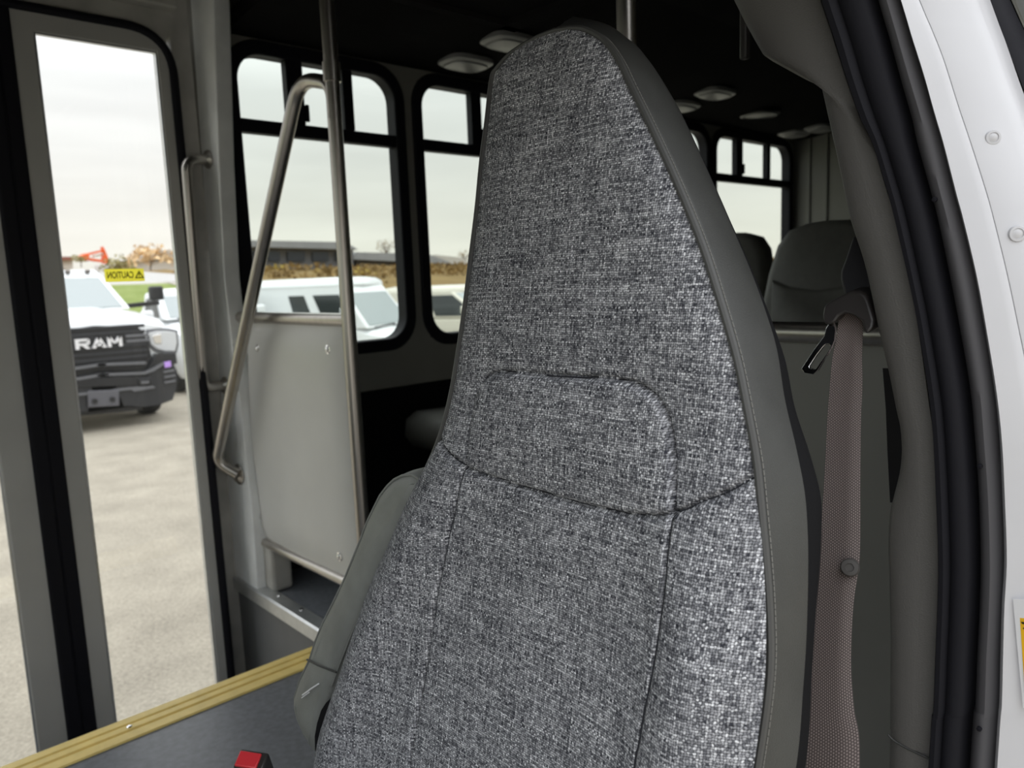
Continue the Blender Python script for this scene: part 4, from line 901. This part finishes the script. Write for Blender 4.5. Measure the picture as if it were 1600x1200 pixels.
tree('autumn_tree', 'orange autumn tree before the pale house, left of the other', (tq[0][0], 52, 1.2), 1.6, 1.5, 'leaf_orange', 300)
tree('autumn_tree', 'orange autumn tree at the right edge of the door glass', (tq[1][0] + 1.6, 53.5, 1.2), 1.6, 1.4, 'leaf_orange', 300)
tree('bushy_tree', 'low olive bush right of the orange digger', (tq[2][0] + .8, 58, 1.25), 1.0, 1.3, 'leaf_olive', 400)
tree('bushy_tree', 'green bush left of the orange digger', (14.076, 58, 1.851), 1.0, .6, 'leaf_olive', 300)
tree('bare_tree', 'bare leafless tree behind the dark roofed building', (49.771, 75, 2.226), 3.0, 1.3, 'leaf_brown', 70, bare=True)
tree('bare_tree', 'bare leafless tree right of the pale roofed building', (61.545, 75, 1.562), 2.4, 1.1, 'leaf_brown', 70, bare=True)

# buildings
def bpart(p, nm, pts, vec, m): return obj(nm, MB().prism(pts, vec), m, p)
b1 = thing('long_building', 'long dark building with wide grey metal roof above the van', 'building', (30.031, 60, 0.875))
bpart(b1, 'wall', [(26.115, 60, 3.311), (36.468, 60, 3.073), (36.249, 60, 0.254), (25.868, 60, 0.581)], (0, 14, 0), M['wall_dark'])
bpart(b1, 'roof', [(25.17, 59, 3.306), (36.376, 59, 3.02), (35.634, 59, 3.408), (34.394, 59, 3.679), (25.729, 59, 3.801)], (0, 15, 0), M['roof_grey'])
for a, b in ((384, 398), (418, 436), (448, 476), (489, 516), (528, 545)):
    bpart(b1, 'window', [*[(11.611, 59.8, 18.936)]][:0] + [(pp_[0], 59.8, pp_[2]) for pp_ in ([Vector((26.47, 59.8, 2.946)) + (Vector((32.09, 59.8, 2.863)) - Vector((26.47, 59.8, 2.946))) * ((a - 384) / 100), Vector((26.47, 59.8, 2.946)) + (Vector((32.09, 59.8, 2.863)) - Vector((26.47, 59.8, 2.946))) * ((b - 384) / 100), Vector((26.402, 59.8, 2.188)) + (Vector((32.028, 59.8, 2.111)) - Vector((26.402, 59.8, 2.188))) * ((b - 384) / 100), Vector((26.402, 59.8, 2.188)) + (Vector((32.028, 59.8, 2.111)) - Vector((26.402, 59.8, 2.188))) * ((a - 384) / 100)])], (0, .3, 0), M['win_dark'])
b2 = thing('low_building', 'low dark roofed building beyond the yellow bushes', 'building', (40.848, 62, 0.76))
bpart(b2, 'wall', [(37.891, 62, 2.359), (47.648, 62, 1.737), (47.552, 62, 0.266), (37.751, 62, 0.547)], (0, 10, 0), M['wall_dark'])
bpart(b2, 'roof', [(36.744, 61, 2.269), (37.257, 61, 2.894), (43.242, 61, 2.738), (45.674, 61, 2.597), (48.02, 61, 1.881), (48.008, 61, 1.691)], (0, 12, 0), M['roof_grey'])
b3 = thing('pale_building', 'far pale building with light roof and red brick wall', 'building', (56.234, 70, 0.596))
bpart(b3, 'wall', [(54.445, 70, 2.023), (58.146, 70, 1.817), (58.06, 70, 0.399), (54.346, 70, 0.5)], (0, 8, 0), M['wall_red'])
bpart(b3, 'roof', [(51.303, 69, 2.801), (52.374, 69, 2.932), (56.497, 69, 2.535), (57.508, 69, 1.788), (54.12, 69, 1.916)], (0, 10, 0), M['wall_pale'])
hs = thing('pale_house', 'pale house behind the orange trees', 'house', (21.285, 66, 1.643))
bpart(hs, 'wall', [(19.806, 66, 2.541), (23.115, 66, 2.707), (22.958, 66, 1.077), (19.668, 66, 1.171)], (0, 8, 0), M['house'])
bpart(hs, 'roof', [(19.355, 65.5, 2.376), (20.016, 65.5, 2.77), (21.792, 65.5, 3.368), (23.057, 65.5, 3.362), (23.254, 65.5, 2.735), (21.751, 65.5, 2.957)], (0, 9, 0), M['wall_pale'])
bpart(hs, 'window', [(21.674, 65.9, 2.873), (22.486, 65.9, 2.918), (22.445, 65.9, 2.501), (21.633, 65.9, 2.461)], (0, .2, 0), M['glass_sky'])
fh = thing('far_house', 'far low pinkish house left of the orange digger', 'house', (18.237, 80, 2.458))
bpart(fh, 'wall', [(17.549, 80, 3.342), (18.804, 80, 3.327), (18.711, 80, 2.449), (17.456, 80, 2.474)], (0, 6, 0), M['house'])
bpart(fh, 'roof', [(17.228, 79.5, 3.266), (17.566, 79.5, 3.55), (18.606, 79.5, 3.54), (18.891, 79.5, 3.245)], (0, 7, 0), M['wall_red'])

ex = thing('excavator', 'orange digger with raised boom behind the white pickup', 'excavator', (17.511, 68, 1.642))
obj('bucket', MB().prism([(16.598, 68, 3.071), (16.847, 68, 3.269), (17.221, 68, 3.317), (17.209, 68, 2.763), (16.876, 68, 2.666), (16.617, 68, 2.82)], (0, 1.2, 0)), M['orange'], ex, bevel=.1)
E2 = [(17.193, 68.3, 3.231), (18.397, 68.3, 3.53), (17.151, 68.3, 2.827), (18.118, 68.3, 2.662), (18.376, 68.3, 3.785), (18.615, 68.3, 2.861), (18.514, 68.3, 2.348), (18.271, 68.3, 2.301)]
obj('boom', MB().beam(E2[0], E2[1], .35, .16), M['orange'], ex)
obj('dipper', MB().beam(E2[2], E2[3], .35, .2), M['orange'], ex)
obj('mast', MB().prism([(18.28, 68.1, 3.825), (18.396, 68.1, 3.57), (18.571, 68.1, 2.955), (18.56, 68.1, 2.391), (18.28, 68.1, 2.447), (18.238, 68.1, 2.959), (18.317, 68.1, 3.264)], (0, .8, 0)), M['orange'], ex)
obj('ram_cylinder', MB().tube([(17.425, 68.2, 3.022), (18.291, 68.2, 3.218)], .08, 6), M['chrome'], ex)
obj('cab', MB().prism([(17.824, 68, 2.399), (18.586, 68, 2.438), (18.502, 68, 1.618), (17.745, 68, 1.636)], (0, 1.6, 0)), M['white_car'], ex, bevel=.08)
obj('track', MB().prism([(17.532, 68, 1.845), (18.666, 68, 1.82), (18.624, 68, 1.408), (17.49, 68, 1.439)], (0, 2.4, 0)), M['body_black'], ex, bevel=.15)

# ================================================================== VEHICLES
def wheel(parent, x, y, r, w, zc):
    t = obj('tyre', MB().lathe((x - w / 2, y, zc), (1, 0, 0), [(r * .6, 0), (r * .92, .01), (r, w * .2), (r, w * .8), (r * .92, w - .01), (r * .6, w)], 28), M['tyre'], parent, smooth=True)
    obj('rim', MB().lathe((x - w / 2 - .005, y, zc), (1, 0, 0), [(r * .58, 0), (r * .58, w + .01)], 20), M['plate'], t)

# ---- white heavy duty pickup, nose towards the bus
PX, PY = 2.83, 11.3
pk = thing('pickup_truck', 'white pickup truck with black grille facing the bus door', 'truck', (PX, PY + 2.5, GZ))
def sect(y, w, zt, zb, crown=.05):
    h = [(-w, zb), (-w - .015, (zb + zt) / 2), (-w, zt - .16), (-w + .05, zt - .05), (-w * .72, zt), (-w * .35, zt + crown), (0, zt + crown * 1.1)]
    return [(PX + x, y, z) for x, z in h] + [(PX - x, y, z) for x, z in reversed(h[:-1])]
bd = MB().loft([sect(PY + .10, .93, -.44, -1.2, .035), sect(PY + .18, .97, -.385, -1.2, .05), sect(PY + .45, 1.0, -.33, -1.2, .06), sect(PY + 1.5, 1.0, -.235, -1.2, .05), sect(PY + 1.62, 1.0, -.23, -1.2, .02)])
obj('hood', bd, M['white_car'], pk, smooth=True, angle=50)
obj('cab_body', MB().loft([sect(PY + 1.6, 1.0, -.23, -1.25, .01), sect(PY + 4.2, 1.0, -.23, -1.25, .01)]), M['white_car'], pk, smooth=True, angle=50)
obj('bed', MB().loft([sect(PY + 4.25, 1.0, -.30, -1.25, 0), sect(PY + 6.2, 1.0, -.30, -1.25, 0)]), M['white_car'], pk, smooth=True, angle=50)
yb0, yb1, yt0, yt1, zb_, zt_ = PY + 1.45, PY + 4.15, PY + 2.28, PY + 3.95, -.24, .33
gw, tw_ = .90, .76
rt = [(PX - tw_, yt0, zt_ - .03), (PX + tw_, yt0, zt_ - .03), (PX + tw_, yt1, zt_ - .03), (PX - tw_, yt1, zt_ - .03)]
bs = [(PX - gw, yb0, zb_), (PX + gw, yb0, zb_), (PX + gw, yb1, zb_), (PX - gw, yb1, zb_)]
obj('cabin', MB().loft([bs, rt]), M['white_car'], pk, bevel=.03)
obj('roof', MB().loft([[(PX + sx * (tw_ + .02), y, zt_ - .06) for sx, y in ((-1, yt0 - .05), (1, yt0 - .05), (1, yt1), (-1, yt1))], [(PX + sx * (tw_ - .05), y, zt_ + .07) for sx, y in ((-1, yt0 + .16), (1, yt0 + .16), (1, yt1 - .1), (-1, yt1 - .1))]]), M['white_car'], pk, bevel=.05, seg=3)
def facequad(b0_, b1_, t0_, t1_, u0, u1, v0, v1, out):
    P = lambda u, v: Vector(b0_).lerp(Vector(b1_), u).lerp(Vector(t0_).lerp(Vector(t1_), u), v)
    q = [P(u0, v0), P(u1, v0), P(u1, v1), P(u0, v1)]; n = (q[1] - q[0]).cross(q[3] - q[0]).normalized()
    if n.dot(Vector(out)) < 0: n = -n
    return q, n
q, n = facequad(bs[0], bs[1], rt[0], rt[1], .055, .945, .06, .93, (0, -1, 0))
obj('windshield', MB().prism([p - n * .01 for p in q], n * .025), M['glass_sky'], pk, bevel=.008)
for s, (a0, a1, t0, t1) in ((-1, (bs[0], bs[3], rt[0], rt[3])), (1, (bs[1], bs[2], rt[1], rt[2]))):
    for u0, u1 in ((.1, .5), (.55, .92)):
        q, n = facequad(a0, a1, t0, t1, u0, u1, .08, .86, (s, 0, 0)); obj('side_window', MB().prism([p - n * .01 for p in q], n * .022), M['glass_dark'], pk)
for k in range(5): obj('roof_marker', MB().box(PX - .56 + k * .28 - .035, PX - .56 + k * .28 + .035, yt0 - .0, yt0 + .12, zt_ + .02, zt_ + .065), M['amber'], pk, bevel=.015)
def mir(pts): return [(2 * PX - p[0], p[1], p[2]) for p in pts]
def face(nm, pts, dy, m, par=pk, bev=.012, both=False):
    o = obj(nm, MB().prism(pts, (0, dy, 0)), m, par, bevel=bev)
    if both: obj(nm, MB().prism(mir(pts), (0, dy, 0)), m, par, bevel=bev)
    return o
gr_half = [(2.854, 11.3, -0.415), (3.358, 11.3, -0.468), (3.427, 11.3, -0.535), (3.471, 11.3, -0.691), (3.503, 11.3, -0.884), (3.452, 11.3, -1.051), (3.386, 11.3, -1.116), (2.787, 11.3, -1.065)]
gsur = face('grille_surround', gr_half + mir(list(reversed(gr_half))), .2, M['body_black'])
for zz, hh, yy in ((-.45, .045, 0), (-.53, .04, 0), (-.71, .05, 0), (-.80, .04, 0), (-.88, .04, 0)):
    obj('grille_bar', MB().box(PX - .62, PX + .62, PY - .012, PY + .02, zz - hh / 2, zz + hh / 2), M['bumper_black'], gsur, bevel=.008)
for sgn in (-1, 1):
    for zz in (-.585, -.655): obj('grille_bar', MB().box(PX + sgn * .36, PX + sgn * .66, PY - .02, PY + .02, zz - .02, zz + .02) if sgn > 0 else MB().box(PX - .66, PX - .36, PY - .02, PY + .02, zz - .02, zz + .02), M['bumper_edge'], gsur, bevel=.006)
la = Vector((2.558, 11.28, -0.562)); lb_ = Vector((3.129, 11.28, -0.723)); czz = (la.z + lb_.z) / 2
lw_, lh_ = (lb_.x - la.x) / 3.2, .135
let = MB()
def stroke(k, pts): let.prism([(la.x + (k * 1.1 + u) * lw_, PY - .045, czz - lh_ / 2 + v * lh_) for u, v in pts], (0, .04, 0))
for pts in ([(0, 0), (.24, 0), (.24, 1), (0, 1)], [(.24, .76), (.86, .76), (.86, 1), (.24, 1)], [(.24, .34), (.86, .34), (.86, .56), (.24, .56)], [(.74, .52), (.97, .46), (.97, .88), (.86, 1), (.74, .8)], [(.42, .36), (.70, .36), (1.0, 0), (.70, 0)]): stroke(0, pts)
for pts in ([(0, 0), (.25, 0), (.62, 1), (.38, 1)], [(1, 0), (.75, 0), (.38, 1), (.62, 1)], [(.2, .2), (.8, .2), (.74, .42), (.26, .42)]): stroke(1, pts)
for pts in ([(0, 0), (.22, 0), (.22, 1), (0, 1)], [(.78, 0), (1, 0), (1, 1), (.78, 1)], [(0, 1), (.24, 1), (.58, .3), (.42, .3)], [(1, 1), (.76, 1), (.42, .3), (.58, .3)]): stroke(2, pts)
obj('lettering', let, M['label_white'], gsur, fixn=True)
obj('letter_bar', MB().box(PX - .42, PX + .42, PY - .006, PY + .02, czz - .085, czz + .085), M['body_black'], gsur, bevel=.01)
face('headlight_housing', [(3.493, 11.37, -0.515), (3.641, 11.37, -0.508), (3.798, 11.37, -0.519), (3.919, 11.37, -0.556), (3.917, 11.37, -0.76), (3.878, 11.37, -0.886), (3.709, 11.37, -0.88), (3.583, 11.37, -0.831), (3.504, 11.37, -0.751)], .25, M['bumper_edge'], both=True)
face('headlight', [(3.503, 11.36, -0.561), (3.625, 11.36, -0.543), (3.773, 11.36, -0.554), (3.886, 11.36, -0.581), (3.89, 11.36, -0.729), (3.851, 11.36, -0.855), (3.71, 11.36, -0.842), (3.6, 11.36, -0.796), (3.529, 11.36, -0.726)], .25, M['lamp'], both=True)
face('headlight_lens', [(3.556, 11.35, -0.601), (3.679, 11.35, -0.583), (3.673, 11.35, -0.729), (3.578, 11.35, -0.72)], .03, M['chrome'], both=True, bev=.006)
bm_half = [(2.764, 11.22, -1.083), (3.375, 11.22, -1.154), (3.483, 11.22, -1.094), (3.643, 11.22, -1.048), (3.768, 11.22, -1.025), (3.802, 11.22, -1.13), (3.771, 11.22, -1.357), (3.701, 11.22, -1.533), (3.504, 11.22, -1.579), (3.299, 11.22, -1.577), (3.103, 11.22, -1.531), (2.717, 11.22, -1.546)]
face('bumper', bm_half + mir(list(reversed(bm_half))), .3, M['bumper_black'], bev=.03)
up_half = [(2.775, 11.24, -1.034), (3.396, 11.24, -1.086), (3.484, 11.24, -0.969), (3.564, 11.24, -0.86), (3.816, 11.24, -0.875), (3.82, 11.24, -1.022), (3.65, 11.24, -1.041), (3.49, 11.24, -1.087), (3.381, 11.24, -1.156), (2.768, 11.24, -1.102)]
face('bumper_top', up_half + mir(list(reversed(up_half))), .26, M['body_black'], bev=.02)
for pts in ([(2.777, 11.2, -0.911), (3.389, 11.2, -0.948), (3.394, 11.2, -0.984), (2.774, 11.2, -0.945)], [(2.761, 11.19, -1.046), (3.355, 11.19, -1.087), (3.478, 11.19, -1.047), (3.622, 11.19, -0.981), (3.627, 11.19, -1.017), (3.482, 11.19, -1.092), (3.36, 11.19, -1.123), (2.757, 11.19, -1.08)], [(2.737, 11.19, -1.277), (3.161, 11.19, -1.278), (3.453, 11.19, -1.297), (3.476, 11.19, -1.327), (3.196, 11.19, -1.345), (3.158, 11.19, -1.313), (2.733, 11.19, -1.311)]):
    full = pts + []; obj('bumper_ridge', MB().prism(pts, (0, .06, 0)).prism(mir(pts), (0, .06, 0)), M['bumper_edge'], pk)
face('lower_intake', [(2.514, 11.2, -1.087), (3.236, 11.2, -1.137), (3.224, 11.2, -1.26), (2.501, 11.2, -1.204)], .04, M['body_black'], bev=.008)
face('fog_lamp', [(3.271, 11.19, -1.176), (3.431, 11.19, -1.177), (3.439, 11.19, -1.268), (3.368, 11.19, -1.295), (3.261, 11.19, -1.273)], .05, M['body_black'], both=True)
face('fog_lens', [(3.297, 11.18, -1.214), (3.398, 11.18, -1.217), (3.395, 11.18, -1.253), (3.294, 11.18, -1.249)], .02, M['bumper_edge'], both=True, bev=.004)
face('side_lamp', [(3.627, 11.18, -0.981), (3.715, 11.18, -0.972), (3.716, 11.18, -1.054), (3.628, 11.18, -1.062)], .03, M['purple'], bev=.006)
for k in range(3): face('bumper_vent', [(p[0], p[1], p[2] - k * .075) for p in [(3.606, 11.18, -1.106), (3.756, 11.18, -1.095), (3.754, 11.18, -1.122), (3.604, 11.18, -1.133)]], .03, M['bumper_edge'], bev=.003)
face('air_dam', [(2.529, 11.28, -1.481), (3.301, 11.28, -1.566), (3.295, 11.28, -1.628), (2.518, 11.28, -1.592)], .2, M['body_black'])
pl = face('number_plate', [(2.618, 11.17, -1.26), (2.999, 11.17, -1.291), (2.985, 11.17, -1.51), (2.602, 11.17, -1.481)], .02, M['plate'])
for q in ((2.685, 11.16, -1.405), (2.904, 11.16, -1.409)): obj('plate_screw', MB().lathe(q, (0, -1, 0), [(.035, -.01), (.035, .012)], 10), M['body_black'], pl)
for sgn in (-1, 1):
    mr = obj('wing_mirror', MB().box(PX + sgn * 1.40 - .09, PX + sgn * 1.40 + .11, PY + 1.75, PY + 1.92, -.13, .10), M['body_black'], pk, bevel=.03)
    obj('mirror_arm', MB().beam((PX + sgn * .9, PY + 1.8, -.2), (PX + sgn * 1.42, PY + 1.8, -.17), .12, .07), M['body_black'], mr)
wheel(pk, PX + .84, PY + 1.0, .41, .28, GZ + .41); wheel(pk, PX - .84, PY + 1.0, .41, .28, GZ + .41)
wheel(pk, PX + .84, PY + 4.9, .41, .28, GZ + .41); wheel(pk, PX - .84, PY + 4.9, .41, .28, GZ + .41)

def car(name, label, cat, xc, yf, w, hood_z0, hood_z1, cowl, belt, roof, wt, rend, tail, gb, gt, paint, shield, wins, yaw=0, sv=(.08, .95), wv=(.10, .88), mz=0):
    t = thing(name, label, cat, (xc, (yf + tail) / 2, GZ)); t.rotation_euler.z = math.radians(yaw)
    def s(y, ww, zt, zb): 
        h = [(-ww * .93, zb), (-ww, zb + .15), (-ww, zt - .22), (-ww * .96, zt - .06), (-ww * .82, zt), (-ww * .4, zt + .04), (0, zt + .05)]
        return [(xc + x, y, z) for x, z in h] + [(xc - x, y, z) for x, z in reversed(h[:-1])]
    obj('body', MB().loft([s(yf, w * .82, hood_z0 - .22, GZ + .38), s(yf + .12, w * .93, hood_z0 - .04, GZ + .3), s(yf + .35, w * .98, hood_z0 + .03, GZ + .28), s(cowl, w, hood_z1, GZ + .28), s(cowl + .2, w, belt, GZ + .28), s(tail - .15, w, belt, GZ + .3), s(tail, w * .95, belt - .1, GZ + .4)]), paint, t, smooth=True, angle=45)
    bs = [(xc - gb, cowl - .05, belt - .02), (xc + gb, cowl - .05, belt - .02), (xc + gb, tail - .02, belt - .02), (xc - gb, tail - .02, belt - .02)]
    rt = [(xc - gt, wt, roof - .1), (xc + gt, wt, roof - .1), (xc + gt, rend, roof - .1), (xc - gt, rend, roof - .1)]
    obj('cabin', MB().loft([bs, rt]), paint, t, bevel=.04, seg=3)
    top = []
    for dz, sh in ((-.14, 1.02), (-.06, .99), (0, .86), (.03, .6)):
        top.append([(xc + sx * gt * sh, y, roof - .1 + .1 + dz) for sx, y in ((-1, wt - .02 + (1 - sh) * .6), (0, wt - .08 + (1 - sh) * .6), (1, wt - .02 + (1 - sh) * .6), (1, rend - (1 - sh) * .4), (-1, rend - (1 - sh) * .4))])
    obj('roof', MB().loft(top), paint, t, smooth=True, angle=50)
    q, n = facequad(bs[0], bs[1], rt[0], rt[1], (.06), .94, sv[0], sv[1], (0, -1, 0)); obj('windshield', MB().prism([p - n * .01 for p in q], n * .022), shield, t, bevel=.008)
    for sg, (a0, a1, t0, t1) in ((-1, (bs[0], bs[3], rt[0], rt[3])), (1, (bs[1], bs[2], rt[1], rt[2]))):
        for u0, u1 in wins:
            q, n = facequad(a0, a1, t0, t1, u0, u1, wv[0], wv[1], (sg, 0, 0)); obj('side_window', MB().prism([p - n * .01 for p in q], n * .02), M['glass_dark'], t, bevel=.006)
        obj('wing_mirror', MB().box(xc + sg * (w + .12) - .11, xc + sg * (w + .12) + .11, cowl + .28, cowl + .42, belt - .02 + mz, belt + .17 + mz), paint, t, bevel=.05, seg=3)
        obj('headlight', MB().box(xc + sg * w * .68 - .16, xc + sg * w * .68 + .16, yf + .02, yf + .3, hood_z0 - .22, hood_z0 - .06), M['lamp'], t, bevel=.03)
        wheel(t, xc + sg * (w - .12), yf + .85, .33, .22, GZ + .33); wheel(t, xc + sg * (w - .12), tail - .85, .33, .22, GZ + .33)
    obj('grille', MB().box(xc - w * .45, xc + w * .45, yf - .01, yf + .2, hood_z0 - .42, hood_z0 - .2), M['body_black'], t, bevel=.02)
    obj('wiper', MB().tube([(xc - gb * .75, cowl - .07, belt + .0), (xc + gb * .1, cowl - .07, belt + .03)], .015, 5).tube([(xc + gb * .05, cowl - .07, belt + .0), (xc + gb * .8, cowl - .07, belt + .03)], .015, 5), M['body_black'], t)
    return t
car('parked_wagon', 'white car parked between the pickup and the cargo van', 'car', 5.72, 13.6, .97, -.72, -.58, 14.6, -.5, .03, 15.2, 15.9, 16.0, .93, .80, M['white_car'], M['glass_sky'], ((.14, .44), (.48, .8)))
car('cargo_van', 'white cargo van with dark side windows seen through the first window', 'van', 8.25, 12.4, .90, -1.02, -.92, 13.2, -.86, .13, 13.85, 16.7, 16.9, .86, .78, M['white_car'], M['glass_sky'], ((.05, .26), (.33, .46)), yaw=24, sv=(.06, .78), wv=(.30, .76), mz=.26)
car('cream_suv', 'cream car with pale mirror seen through the second window', 'car', 11.55, 12.6, .92, -.98, -.9, 13.35, -.84, -.13, 14.25, 16.2, 16.9, .86, .72, M['cream_car'], M['glass_sky'], ((.04, .36), (.42, .7)), yaw=20, sv=(.06, .9), wv=(.08, .84), mz=.1)
